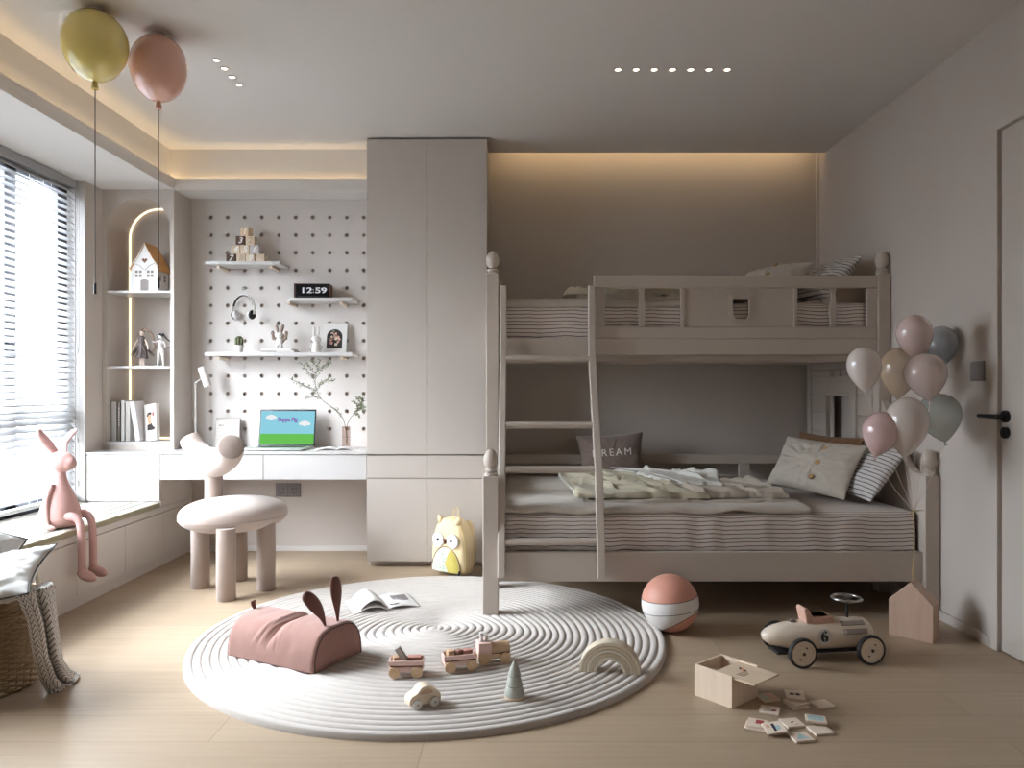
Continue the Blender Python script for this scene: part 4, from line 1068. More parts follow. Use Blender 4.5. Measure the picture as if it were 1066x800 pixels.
# floral card
fcx = P(346.5, 0, 5.17).x; ca = thing('picture_card', 'white card with dark arched floral picture leaning on the pegboard', 'picture', (fcx, 5.20, S3), rot=(R(-12), 0, 0))
MB().box(-.0835, .0835, -.003, .003, 0, .212).build('card', TW, ca, bevel=.001)
m_ = MB(); hw_ = .053; m_.prism([(-hw_, .032), (hw_, .032)] + [(hw_ * math.cos(a), .115 + hw_ * math.sin(a)) for a in [PI * k / 24 for k in range(25)]], 'xz', -.0036, -.003); m_.build('arched_print', M('print_dark', (40, 34, 34), .6, 0), ca)
m_ = MB(); rnd = random.Random(4)
for k in range(44):
    a = rnd.uniform(0, 6.28); rr_ = .040 * math.sqrt(rnd.random()); cx, cz = rr_ * math.cos(a), .105 + rr_ * 1.3 * math.sin(a); m_.cur = rnd.choice((0, 0, 1, 2, 3)); L_ = rnd.uniform(.004, .010)
    for j in range(5):
        b_ = j * 2 * PI / 5 + a; m_.ell((cx + L_ * .6 * math.cos(b_), -.0039, cz + L_ * .6 * math.sin(b_)), (L_ * .55, .0004, L_ * .5), n=8, m=4)
m_.build('printed_flowers', [M('petal_pink', (206, 160, 150), .6, 0), M('petal_cream', (214, 198, 176), .6, 0), M('leaf_print', (104, 104, 84), .6, 0), M('petal_rust', (140, 84, 74), .6, 0)], ca)

# ------------------------------------------------------------------ desk contents
DZ0 = .7225
lp = thing('desk_lamp', 'slim white desk lamp with small cylinder shade on the desk', 'desk lamp', (P(203.5, 0, 5.15).x, 5.15, DZ0))
LPW = M('lamp_white', (212, 207, 202), .35, 0)
MB().lathe([(.055, 0), (.055, .010), (.052, .013), (0, .013)], n=32).build('base', LPW, lp)
MB().cyl((0, 0, .01), (0, 0, .438), .006, n=12).build('pole', LPW, lp)
MB().tube([(0, 0, .436), (.066, -.03, .480)], .0048, 10).ell((0, 0, .438), (.010, .010, .010)).build('arm', LPW, lp, smooth=60)
m4 = Matrix.Translation((.074, -.035, .482)) @ Euler((R(0), R(-19), 0)).to_matrix().to_4x4()
MB().lathe([(.0, .062), (.022, .062), (.0245, .058), (.0245, -.072), (.022, -.072), (.0215, .05), (0, .05)], n=28, mat=m4).build('lamp_shade', LPW, lp, smooth=40)
MB().lathe([(0, -.058), (.0212, -.058), (.0212, -.05), (0, -.05)], n=20, mat=m4).build('bulb_lens', emis('lamp_lens', (255, 232, 200), 1.2), lp)
# calendar
cl = thing('desk_calendar', 'beige framed monthly calendar board standing on the desk', 'calendar', (P(235.5, 0, 5.2).x, 5.215, DZ0), rot=(R(-7), 0, 0))
MB().box(-.084, .084, -.005, .004, 0, .200).build('frame', wood('calendar_frame', (140, 128, 117), (122, 110, 100), 2), cl, bevel=.0015)
MB().box(-.080, .080, -.0062, -.005, .003, .193).build('sheet', M('calendar_paper', (196, 190, 183), .7, 0), cl)
m_ = MB()
for k in range(8): m_.box(-.075 + k * .0214, -.0743 + k * .0214, -.0066, -.0062, .006, .130)
for k in range(6): m_.box(-.075, .0755, -.0066, -.0062, .006 + k * .0248, .0067 + k * .0248)
m_.build('calendar_grid', M('calendar_ink', (120, 112, 106), .7, 0), cl)
m_ = MB(); m_.text('2024', .016, Matrix.Translation((-.045, -.0064, .148)) @ Matrix.Rotation(R(90), 4, 'X'), .0002, .0003)
for sx in (-.068, .060): m_.box(sx - .008, sx + .008, -.0068, -.006, .182, .188)
m_.build('calendar_print', M('calendar_dark', (90, 84, 80), .7, 0), cl)
# laptop
ALU = M('laptop_aluminium', (178, 182, 178), .35, 0, metal=.4)
lt = thing('laptop', 'open silver laptop showing a blue sky and green meadow cartoon title', 'laptop', (P(292, 0, 5.05).x, 5.03, DZ0), R(-3))
MB().box(-.19, .19, -.125, .125, .003, .015).build('base', ALU, lt, bevel=.004)
m_ = MB()
for r_ in range(5):
    for k in range(13): m_.box(-.155 + k * .0238, -.155 + k * .0238 + .020, -.018 + r_ * .024, .002 + r_ * .024, .015, .0156)
m_.build('keyboard', M('laptop_keys', (40, 42, 46), .5, 0), lt)
MB().box(-.05, .05, -.115, -.035, .0150, .0154).build('trackpad', M('trackpad_grey', (168, 172, 170), .3, 0), lt)
scr = bpy.data.objects.new('screen', None); COL.objects.link(scr); scr.parent = lt; scr.location = (0, .122, .012); scr.rotation_euler = (R(-10), 0, 0)
MB().box(-.192, .192, 0, .006, 0, .250).build('screen_lid', M('laptop_bezel', (24, 26, 34), .25, 0), scr, bevel=.003)
def em(n, c, s=.92): return emis(n, c, s)
s0, s1, t0, t1 = -.184, .184, .012, .238
MB().box(s0, s1, -.0006, 0, t0 + .072, t1).build('sky_picture', em('screen_sky', (150, 218, 236)), scr)
MB().box(s0, s1, -.0006, 0, t0, t0 + .072).build('meadow_picture', em('screen_meadow', (112, 202, 92)), scr)
m_ = MB()
for cx, cz, k in ((-.115, .195, 1), (.117, .152, 1.05)):
    for dx, dz, r_ in ((-.024, 0, .013), (0, .006, .018), (.024, 0, .014), (.0, -.006, .014), (-.012, .006, .014), (.013, .004, .015)): m_.ell((cx + dx * k, -.0008, cz + dz * k), (r_ * k * 1.1, .0004, r_ * k * .8), n=16, m=4)
m_.build('cloud_picture', em('screen_cloud', (248, 250, 252)), scr)
T4 = lambda x, z, y=-.0016: Matrix.Translation((x, y, z)) @ Matrix.Rotation(R(90), 4, 'X')
MB().text('Peppa Pig', .036, T4(-.0, .180, -.0012), .0002, .0024, sx=.95).build('title_outline', em('screen_title_blue', (74, 92, 190)), scr)
MB().text('Peppa Pig', .036, T4(-.0, .180, -.0018), .0002, -.0004, sx=.95).build('title_lettering', em('screen_title_pale', (226, 170, 204)), scr)
# magazine on desk
mg = thing('magazine', 'open white magazine lying on the desk beside the glass vase', 'magazine', (P(350, 0, 5.02).x, 5.02, DZ0), R(8))
for sg in (-1, 1):
    m_ = MB(); m_.grid(lambda u, v, sg=sg: (sg * u * .135, lerp(-.09, .09, v), .002 + .016 * math.sin(PI * min(1, u * 1.15)) ** .8 * (1 - .45 * u)), 20, 4); m_.build('page', M('magazine_page', (228, 224, 222), .6, .04, 30), mg, solid=.0012, smooth=180)
MB().box(-.137, .137, -.092, .092, 0, .0018).build('cover', M('magazine_cover', (206, 202, 200), .5, 0), mg)
m_ = MB()
for k in range(6): m_.box(.03, .10, -.07 + k * .012, -.066 + k * .012, .0172, .0176)
m_.build('printed_text', M('print_soft_grey', (170, 166, 166), .7, 0), mg)
# vase with branch
VX = P(360, 0, 5.14).x
vs_ = thing('glass_vase', 'tall clear pinkish glass cylinder vase with branches on the desk', 'vase', (VX, 5.15, DZ0))
MB().lathe([(0, .0), (.025, 0), (.027, .002), (.027, .145)], n=32).build('glass_body', pane_glass('vase_glass', (226, 214, 208), .05), vs_, smooth=40)
MB().lathe([(0, .074), (.0262, .0745)], n=28).build('water', pane_glass('vase_water', (240, 238, 236), .02), vs_, smooth=40)
BR = M('branch_brown', (104, 88, 76), .8, .05); LF = M('leaf_green', (128, 138, 108), .7, .15, 80)
def branch(label, main, twigs, seed):
    rn = random.Random(seed)
    t = thing('leafy_branch', label, 'branch', (VX, 5.15, DZ0 + .012), group='branches in the glass vase')
    base_ = Vector((VX, 5.15, DZ0 + .012))
    cp_ = catmull([Vector(p) for p in main], 6); n = len(cp_)
    m_ = MB(); m_.tube(cp_, [lerp(.0022, .0010, k / (n - 1)) for k in range(n)], 6); lf = MB()
    tw = []
    for (i0, dx, dz, dy) in twigs:
        p0 = cp_[int(i0 * (n - 1))]; e = p0 + Vector((dx, dy, dz)); mid = (p0 + e) / 2 + Vector((0, 0, .012))
        q = catmull([p0, mid, e], 6); m_.tube(q, [.0011] * len(q), 5); tw.append(q)
    for q in tw + [cp_[int(n * .55):]]:
        for k, p in enumerate(q[2:]):
            for _ in range(3):
                d = Vector((rn.uniform(-1, 1), rn.uniform(-.8, .8), rn.uniform(-.7, 1))).normalized(); L_ = rn.uniform(.008, .014)
                st = p + d * rn.uniform(.002, .012); w_ = d.cross(Vector((rn.uniform(-1, 1), rn.uniform(-1, 1), rn.uniform(-1, 1)))).normalized() * L_ * .26
                e = st + d * L_; lf.add([p, st + w_ * .6, st + d * L_ * .5 + w_ + Vector((0, 0, .001)), e, st + d * L_ * .5 - w_, st - w_ * .6], [(0, 1, 2, 3), (0, 3, 4, 5)])
    m_.build('stem', BR, t, world=True, smooth=180); lf.build('leaves', LF, t, world=True)
b0_ = (VX + .004, 5.15, DZ0 + .015)
branch('leafy branch reaching up and left from the glass vase', [b0_, P(361, 452, 5.14), P(356, 434, 5.12), P(345, 424, 5.1), P(333, 414, 5.08), P(328, 398, 5.07), P(330, 386, 5.07), P(333, 376, 5.07)],
       [(.55, -.10, .01, -.02), (.6, -.17, .10, -.03), (.62, -.12, .05, .02), (.65, .08, .07, -.02), (.68, .12, .045, .01), (.72, -.10, .13, 0), (.74, .10, .12, -.01), (.8, -.07, .09, .0), (.84, .09, .06, 0), (.9, -.05, .05, 0), (.45, .06, -.05, -.02)], 3)
branch('leafy branch bending right from the glass vase', [b0_, P(361, 445, 5.13), P(366, 434, 5.1), P(373, 428, 5.08), P(377, 420, 5.07)],
       [(.7, .03, .06, -.03), (.6, .05, -.02, -.02), (.75, .045, .03, -.02), (.8, -.03, .05, -.02), (.85, .04, -.03, -.03), (.95, -.02, .05, -.02), (.95, .02, .04, -.02)], 5)
# ------------------------------------------------------------------ rug
RZ = .022
def rug_mesh():
    m_ = MB(); NR, SP = 30, 9; NT_ = 220; Rr = 1.037
    cx, cy = -.388, 3.473; n = NR * SP
    def f(u, v):
        a = 2 * PI * u; r0 = v * Rr; ringi = v * NR
        k = 1 - v
        # individual cords wander a little
        wob = (.030 * math.sin(2 * a + 1.1) + .018 * math.sin(3 * a + 4) + .010 * math.sin(5 * a + 6 * v)) * min(1, v * 3) * (k * 2.2 if k < .45 else 1) + .008 * nz(math.cos(a) * 1.4, math.sin(a) * 1.4, ringi * .35) * (1 - v ** 6)
        r = r0 + wob * Rr * (1 - v ** 4) * .9
        ph = abs(math.sin(PI * ringi))
        z = .009 + .014 * ph ** .38 * (1 + .12 * nz(math.cos(a) * 3, math.sin(a) * 3, math.floor(ringi) * 1.7))
        if v > .9999: z = .0
        x0 = cx + .012 * k; y0 = cy + .067 * k
        return (x0 + r * math.cos(a), y0 + r * math.sin(a), z)
    m_.grid(f, NT_, n, (0, 1), (.0005, 1), closeu=True)
    return m_
rg = rug_mesh().build('round_rug', fabric('rug_cord_fabric', (197, 190, 183), .92, 700, .35, .05), smooth=180, loc=(-.388, 3.473, 0), world=True)
tag(rg, 'large round off-white coiled cord rug on the oak floor', 'rug')

# ------------------------------------------------------------------ bunny bolster bag
PK = fabric('dusty_pink_canvas', (162, 126, 116), .92, 800, .3, .05, wrinkle=1.6)
PKD = fabric('dusty_pink_end', (156, 118, 108), .92, 800, .3, .06, wrinkle=1.2)
PIN = fabric('brown_ear_lining', (112, 74, 66), .9, 800, .2, .1)
A, B_, C_ = G(236, 682, RZ), G(326, 702.5, RZ), G(357, 676, RZ)
dx_ = (B_ - A); L_ = dx_.length + .0; ang = math.atan2(dx_.y, dx_.x)
bg_ = thing('bunny_duffel', 'dusty pink half round duffel bag with rabbit ears lying on the rug', 'bag', (0, 0, 0), ang)
wv = (C_ - B_).length; ctr = (A + B_) / 2 + Vector((-math.sin(ang), math.cos(ang), 0)) * wv / 2
bg_.location = (ctr.x, ctr.y, RZ)
HB = .155
def bag(u, v):      # u around section (0..1 from front floor over the top to back floor), v along length
    x = lerp(-L_ / 2, L_ / 2, v); th_ = PI * u
    e = min(1, min(v, 1 - v) * L_ / .02); e = math.sqrt(max(0, 1 - (1 - e) ** 2)) * .06 + .94
    cy, sz = math.cos(th_), math.sin(th_)
    hy = wv / 2 * math.copysign(abs(cy) ** .62, -cy); hz = HB * (abs(sz) ** .80)
    k = sm(.05, .4, u) * (1 - sm(.6, .98, u))
    cr = math.exp(-((v - .50 - .12 * (u - .5)) / .045) ** 2)
    w = 1 - .15 * cr * sm(.06, .3, u) + .014 * nz(v * 9, u * 6, 3)
    dv_ = v - .50 - .12 * (u - .5)      # soft folds fanning out of the cinched middle
    fan = math.exp(-(dv_ / .13) ** 2) * sm(.04, .2, u) * (1 - sm(.85, .98, u))
    w += fan * .045 * nz(dv_ * 26 / (.35 + abs(u - .62)), u * 2.2, 7) + fan * .022 * nz(dv_ * 70, u * 5, 2)
    return (x, hy * (w if hz > .01 else 1) * e, max(0, hz * w * e * (1 + .02 * nz(v * 4, u * 3))))
m_ = MB(); m_.grid(bag, 48, 90, (0, 1), (0, 1))
sec = [bag(k / 48, .5) for k in range(49)]
m_.add([bag(0, 0), bag(0, 1), bag(1, 1), bag(1, 0)], [(0, 1, 2, 3)])
m_.build('body', PK, bg_, smooth=180)
for sg, vv in ((-1, 0), (1, 1)):
    pts = [Vector(bag(k / 48, vv)) for k in range(49)]; c_ = Vector((sg * (L_ / 2 + .012), 0, HB * .45)); mm = MB(); ring_ = []
    vs = []; nr = 8
    for j in range(nr + 1):
        q = j / nr
        for k, p in enumerate(pts):
            pp = p.lerp(c_, q); pp.x = sg * (L_ / 2 - .001 + .022 * (1 - (1 - q) ** 2)) + .003 * nz(pp.y * 30, pp.z * 30, 5) * min(1, q * 3); vs.append(pp)
    fs = [(j * 49 + k, j * 49 + k + 1, (j + 1) * 49 + k + 1, (j + 1) * 49 + k) for j in range(nr) for k in range(48)]
    for j in range(nr): fs.append((j * 49, (j + 1) * 49, (j + 1) * 49 + 48, j * 49 + 48))
    mm.add(vs, fs); mm.build('end_panel', PKD if sg > 0 else PK, bg_, smooth=180)
    MB().tube(pts, .0028, 8).build('piping', M('bag_piping', (92, 66, 60), .8, 0), bg_, smooth=180)
MB().tube([bag(0, k / 20) for k in range(21)], .003, 8).build('piping', M('bag_piping', (0, 0, 0)), bg_, smooth=180)
mm = MB(); bp = Vector((L_ / 2 - .03, -.02, HB * .98))
for k, (by, lx, ly, hh) in enumerate(((-.040, -.055, -.075, .135), (.030, -.030, .012, .175))):
    pts = catmull([(bp.x, by, HB * .93), (bp.x + lx * .25, by + ly * .2, HB + hh * .35), (bp.x + lx * .6, by + ly * .6, HB + hh * .75), (bp.x + lx * .9, by + ly, HB + hh)], 8)
    rr_ = [.005 + .027 * sm(0, .62, i / 24) * math.sqrt(max(0, 1 - max(0, (i / 24 - .62) / .385) ** 2)) for i in range(25)]
    e_ = MB(); e_.tube(pts, rr_, 14, flat=((0, 1, .0), .42, 1.0)); e_ = e_.build('ear', PIN, bg_, smooth=180)
mm = MB(); mm.tube([(-L_ / 2 + .01, 0, HB * .92), (-L_ / 2 - .004, 0, HB + .015), (-L_ / 2 - .006, 0, HB + .028), (-L_ / 2 + .004, 0, HB + .034)], [.006, .012, .013, .006], 12, flat=((0, 1, 0), .5, 1)); mm.build('tail_loop', PIN, bg_, smooth=180)

# ------------------------------------------------------------------ open book on rug
p0, p1, p2, p3 = G(357, 627, RZ), G(394, 643.5, RZ), G(437, 632.5, RZ), G(405, 616, RZ)
ob = thing('open_book', 'open white picture book lying on the rug behind the pink duffel', 'book', tuple((p0 + p1 + p2 + p3) / 4), R(22))
for sg in (-1, 1):
    m_ = MB(); m_.grid(lambda u, v, sg=sg: (sg * u * .165, lerp(-.125, .125, v), .003 + (.028 if sg < 0 else .020) * math.sin(PI * min(1, u * 1.1)) ** .7 * (1 - .5 * u) + .002 * nz(u * 4, v * 4, sg)), 24, 8); m_.build('page', M('picture_book_page', (206, 203, 200), .6, 0), ob, solid=.0025, smooth=180)
m_ = MB(); m_.grid(lambda u, v: (-u * .135, lerp(-.12, .12, v), .010 + .050 * math.sin(PI * u) ** .8 * .9), 20, 4); m_.build('lifted_page', M('picture_book_page', (0, 0, 0)), ob, solid=.0008, smooth=180)
MB().box(-.168, .168, -.128, .128, 0, .0025).build('cover', M('magazine_cover', (206, 202, 200)), ob, bevel=.001)
m_ = MB(); z_ = .0285
def pg_(u): return .0052 + .020 * math.sin(PI * min(1, u / .165 * 1.1)) ** .7 * (1 - .5 * u / .165)
for (x_, y_, a, b_) in ((.03, -.08, .012, .006), (.045, -.09, .014, .008), (.06, -.085, .010, .005)): m_.ell((x_, y_, pg_(x_) + .0006), (a, b_, .0012), n=14, m=5)
m_.build('printed_drawing', M('print_black', (0, 0, 0)), ob)
m_ = MB()
for k in range(7): m_.box(.05, .13, -.02 + k * .014, -.0175 + k * .014, pg_(.09) - .004, pg_(.05) + .0012)
m_.build('printed_text', M('print_soft_grey', (0, 0, 0)), ob)

# ------------------------------------------------------------------ wooden train on the rug
TP = M('train_pink_paint', (222, 190, 180), .55, .03); TWd = wood('train_beech', (216, 188, 156), (188, 156, 122), 0); TWh = wood('wheel_beech', (214, 184, 148), (176, 144, 108), 1)
TRd = M('block_rose', (196, 144, 130), .6, .04); TGr = M('block_warm_grey', (168, 158, 150), .6, .04); TWt = wood('block_oak', (200, 168, 136), (170, 136, 104), 0)
def wheels(t, xs, ys, r_, w_, mat=None, hubm=None):
    for x in xs:
        for y in ys:
            m4 = Matrix.Translation((x, y, r_)) @ Matrix.Rotation(R(90), 4, 'X')
            o = MB().lathe([(0, -w_ / 2), (r_ * .93, -w_ / 2), (r_, -w_ / 2 + .0015), (r_, w_ / 2 - .0015), (r_ * .93, w_ / 2), (0, w_ / 2)], n=28, mat=m4).build('wheel', mat or TWh, t, smooth=40)
            MB().cyl((x, y - w_ / 2 - .002 if y < 0 else y + w_ / 2 + .002, r_), (x, y, r_), r_ * .22, n=12).build('hub', hubm or TWd, o)
            if True:
                pass
def wagon(label, loc, rz):
    t = thing('toy_train_wagon', label, 'toy wagon', loc, rz, group='wooden train wagons')
    wheels(t, (-.043, .043), (-.036, .036), .0215, .009)
    MB().box(-.064, .064, -.031, .031, .022, .040).build('chassis', TP, t, bevel=.002)
    MB().box(-.060, .060, -.027, .027, .040, .046).build('floor_board', PIN, t)
    m_ = MB(); m_.box(-.066, .066, -.034, -.027, .046, .064); m_.box(-.066, .066, .027, .034, .046, .064); m_.box(-.066, -.059, -.027, .027, .043, .062); m_.box(.059, .066, -.027, .027, .043, .062)
    m_.build('wagon_box', TP, t, bevel=.0015)
    return t
def cub(name, label, loc, rot, sx, sy, sz, mt, grp='cargo blocks of the wooden train'):
    o = MB().box(-sx / 2, sx / 2, -sy / 2, sy / 2, 0, sz).build(name, mt, loc=loc, rot=rot, bevel=.0015); tag(o, label, 'toy block', grp); return o
gA = G(422, 706, RZ); gA.y += .03; wagon('rear pink wooden train wagon nearest the duffel, a grey block leaning in it', gA, R(3))
gB = G(477.5, 700, RZ); gB.y += .035; wagon('middle pink wooden train wagon coupled behind the engine', gB, R(16))
def off(g, rz, x, y, z): return (g.x + x * math.cos(rz) - y * math.sin(rz), g.y + x * math.sin(rz) + y * math.cos(rz), g.z + z)
cub('cargo_block', 'round edged oak block in the left end of the rear wagon', off(gA, R(3), -.038, .0, .0462), (0, 0, R(20)), .026, .03, .027, TWt)
cub('cargo_block', 'flat rose block at the right end of the rear wagon', off(gA, R(3), .030, .006, .0462), (0, 0, R(8)), .05, .034, .024, TRd)
cub('cargo_block', 'warm grey block tilted upright in the rear wagon', off(gA, R(3), -.002, -.008, .056), (0, R(-32), R(5)), .022, .022, .062, TGr)
cub('cargo_block', 'oak block in the left end of the middle wagon', off(gB, R(16), -.036, .002, .0462), (0, 0, R(25)), .026, .03, .030, TWt)
cub('cargo_block', 'dark rose block in the centre of the middle wagon', off(gB, R(16), -.003, .0, .0462), (0, 0, R(40)), .026, .026, .030, M('block_dark_rose', (150, 112, 98), .6, .04))
cub('cargo_block', 'long rose block in the right end of the middle wagon', off(gB, R(16), .032, .0, .0462), (0, 0, R(16)), .032, .028, .028, TRd)
gC = G(513, 692.5, RZ); gC.y += .035
en = thing('toy_train_engine', 'wooden train engine with pink cab and two pale chimneys on the rug', 'toy train', gC, R(14))
wheels(en, (-.043, .043), (-.034, .034), .0225, .009)
MB().box(-.064, .066, -.028, .028, .020, .040).build('chassis', TWd, en, bevel=.002)
MB().box(-.064, -.012, -.032, .032, .040, .086).build('cab', TP, en, bevel=.002)
m_ = MB(); m_.prism([(-.026, .044), (.026, .044), (.026, .060)] + [(.026 * math.cos(a), .060 + .020 * math.sin(a)) for a in [PI * k / 12 for k in range(1, 12)]] + [(-.026, .060)], 'yz', -.011, .064); m_.build('boiler', TWt, en, bevel=.001)
MB().box(-.060, .062, -.026, .026, .040, .044).build('boiler_gap', PIN, en)
for x_, h_ in ((-.048, .034), (-.026, .024)): MB().lathe([(.009, .086), (.006, .10), (.008, .086 + h_), (.012, .088 + h_)], c=(x_, 0, 0), n=18).build('chimney', TW, en)
# small wooden car
gD = G(439, 738, RZ); gD.y += .03
sc_ = thing('wooden_toy_car', 'small pale wooden beetle shaped car with white wheels on the rug', 'toy car', gD, R(28))
prof = catmull([(-.056, .012, 0), (-.058, .028, 0), (-.050, .042, 0), (-.030, .052, 0), (-.012, .070, 0), (.014, .072, 0), (.034, .058, 0), (.052, .046, 0), (.058, .030, 0), (.056, .012, 0)], 5)
pl_ = [(p.x, p.y) for p in prof]
MB().prism(pl_, 'xz', -.026, .026).build('body', wood('toy_car_maple', (226, 208, 184), (206, 184, 156), 0), sc_, bevel=.005, seg=3)
for sg in (-1, 1):
    wl = catmull([(-.020, .050, 0), (-.006, .062, 0), (.014, .063, 0), (.028, .052, 0), (.020, .047, 0), (-.012, .047, 0)], 4)
    MB().prism([(p.x, p.y) for p in wl], 'xz', sg * .0262 - .0008, sg * .0262 + .0008).build('window', TWt, sc_)
wheels(sc_, (-.031, .032), (-.030, .030), .0165, .010, TW, TGr)
# tree
gE = G(535.5, 729, RZ); gE.y += .02
tree = thing('toy_tree', 'small sage green tiered wooden tree standing on the rug', 'toy tree', gE)
MB().lathe([(.034, 0), (.036, .003), (.036, .008), (.0, .008)], n=32).build('base', TWd, tree)
MB().lathe([(.035, .008), (.036, .016), (.029, .040), (.026, .043), (.030, .047), (.022, .074), (.020, .077), (.024, .081), (.014, .110), (.008, .122), (.003, .130), (.0, .131)], n=36).build('tiers', M('tree_sage', (166, 167, 157), .7, .05, 30), tree, smooth=50)
# rainbow
p0, p1 = G(604, 701, RZ), G(668, 702, RZ); c_ = (p0 + p1) / 2; rb_w = (p1 - p0).length
ra = thing('wooden_rainbow', 'pale wooden stacking rainbow standing on the right side of the rug', 'toy', (c_.x, c_.y + .03, RZ), R(-9))
ro = rb_w / 2; cols = [(216, 204, 182), (206, 190, 164), (212, 202, 184), (196, 180, 156), (206, 194, 172)]
for k in range(5):
    r1_, r0_ = ro - k * ro * .115, ro - (k + 1) * ro * .115 + .0012
    po = [(r1_ * math.cos(PI * i / 40), r1_ * math.sin(PI * i / 40)) for i in range(41)]; pi_ = [(r0_ * math.cos(PI * i / 40), r0_ * math.sin(PI * i / 40)) for i in range(41)]
    m_ = MB()
    for i in range(40): m_.prism([po[i], po[i + 1], pi_[i + 1], pi_[i]], 'xz', -.03, .03)
    m_.v = m_.v; o = m_.build('arch', wood('rainbow_%d' % k, cols[k], tuple(c - 16 for c in cols[k]), 0), ra, smooth=40)
    bm = bmesh.new(); bm.from_mesh(o.data); bmesh.ops.remove_doubles(bm, verts=bm.verts, dist=1e-5)
    dup_ = {}
    for f_ in bm.faces:
        key = tuple(sorted(v_.index for v_ in f_.verts)); dup_.setdefault(key, []).append(f_)
    bmesh.ops.delete(bm, geom=[f_ for l in dup_.values() if len(l) > 1 for f_ in l], context='FACES'); bm.to_mesh(o.data); bm.free()
    q = o.modifiers.new('bevel', 'BEVEL'); q.width = .0015; q.segments = 2; q.limit_method = 'ANGLE'

# ------------------------------------------------------------------ ball
def ball_mat():
    m, t, b = base('beach_ball_leather', (226, 221, 218), .45, spec=.4)
    x = t.xyz(t.coord())
    up = t.math('GREATER_THAN', t.math('ADD', t.math('ADD', x[2], t.math('MULTIPLY', x[0], -.10)), -.010), .022)
    lo = t.math('LESS_THAN', t.math('ADD', t.math('ADD', x[2], t.math('MULTIPLY', x[0], -.55)), t.math('MULTIPLY', x[1], .25)), -.098)
    k = t.math('MAXIMUM', up, lo)
    t.link(t.mix(k, lin((228, 224, 221)), lin((206, 148, 130))), b.inputs['Base Color'])
    t.link(t.bump(t.noise(t.coord(), 300, 2), .12, .001), b.inputs['Normal'])
    return m
BR_ = .131; bx_ = P(697.5, 628, 3.55)
ba = thing('play_ball', 'white and coral pink ball with black seam lines beside the rug', 'ball', (bx_.x, 3.55, BR_))
MB().ell((0, 0, 0), (BR_, BR_, BR_), n=64, m=40).build('ball_body', ball_mat(), ba, smooth=180)
def seam(nv, d, name='seam'):
    nv = Vector(nv).normalized(); u = nv.orthogonal().normalized(); w_ = nv.cross(u); r_ = math.sqrt(BR_ ** 2 - d * d)
    MB().tube([nv * d + (u * math.cos(a) + w_ * math.sin(a)) * r_ for a in [2 * PI * k / 72 for k in range(72)]], .0013, 6, closed=True).build(name, M('seam_black', (60, 52, 50), .6, 0), ba, smooth=180)
l_ = math.sqrt(1 + .01); seam((-.10, 0, 1), .032 / l_)
seam((-.12, .06, 1), -.028); l_ = math.sqrt(1 + .3025 + .0625); seam((-.55, .25, 1), -.098 / l_)

# ------------------------------------------------------------------ owl backpack
OW = fabric('owl_cream_fabric', (226, 206, 164), .85, 900, .25, .04); OWW = fabric('owl_wing_white', (228, 230, 214), .85, 900, .2, .03); OY = fabric('owl_yellow', (190, 176, 92), .85, 900, .2, .05)
bq = G(470, 603.5, 0.0)
bp_ = thing('owl_backpack', 'cream owl shaped backpack with big white eyes leaning by the wardrobe', 'backpack', (bq.x, bq.y + .12, .022), R(-36))
W2, HH, DD = .125, .325, .135
def owlc(u, v, depth_k=1.0):
    pass
out = [(W2 * .80, -.004), (W2 * .98, .004), (W2 * 1.06, .05), (W2 * 1.03, .14), (W2 * .93, .22), (W2 * .70, .285), (W2 * .36, .318), (0, .327)]
oc = catmull([(a, b_, 0) for a, b_ in out], 4); half = [(p.x, p.y) for p in oc]; poly = half + [(-a, b_) for a, b_ in half[-2::-1]]
def owl(u, v):   # u around outline, v front to back with rounding
    i = u * (len(poly) - 1); k = min(int(i), len(poly) - 2); fr = i - k
    x = lerp(poly[k][0], poly[k + 1][0], fr); z = lerp(poly[k][1], poly[k + 1][1], fr)
    a = v * PI; y = -DD / 2 * math.copysign(abs(math.cos(a)) ** .5, math.cos(a)); s_ = abs(math.sin(a)) ** .40
    return (x * s_, y, .13 + (z - .13) * s_)
loop = poly + [(x_, -.006) for x_ in [lerp(-W2 * .80, W2 * .80, k / 10) for k in range(1, 10)]]
def owl_full(u, v):
    i = u * len(loop); k = int(i) % len(loop); fr = i - int(i); p_, q_ = loop[k], loop[(k + 1) % len(loop)]
    x = lerp(p_[0], q_[0], fr); z = lerp(p_[1], q_[1], fr); a = v * PI
    y = -DD / 2 * math.copysign(abs(math.cos(a)) ** .5, math.cos(a)); s_ = max(abs(math.sin(a)) ** .40, 1e-3)
    return (x * s_, y, .13 + (z - .13) * s_)
m_ = MB(); m_.grid(owl_full, 110, 26, (0, 1), (.0, 1), closeu=True)
m_.build('body', OW, bp_, smooth=180, doubles=True)
yf = -DD / 2 - .004
MB().tube([owl(k / 60, .40)[0:3] for k in range(61)], .0028, 8).build('side_piping', fabric('owl_piping', (226, 200, 140), .8), bp_, smooth=180)
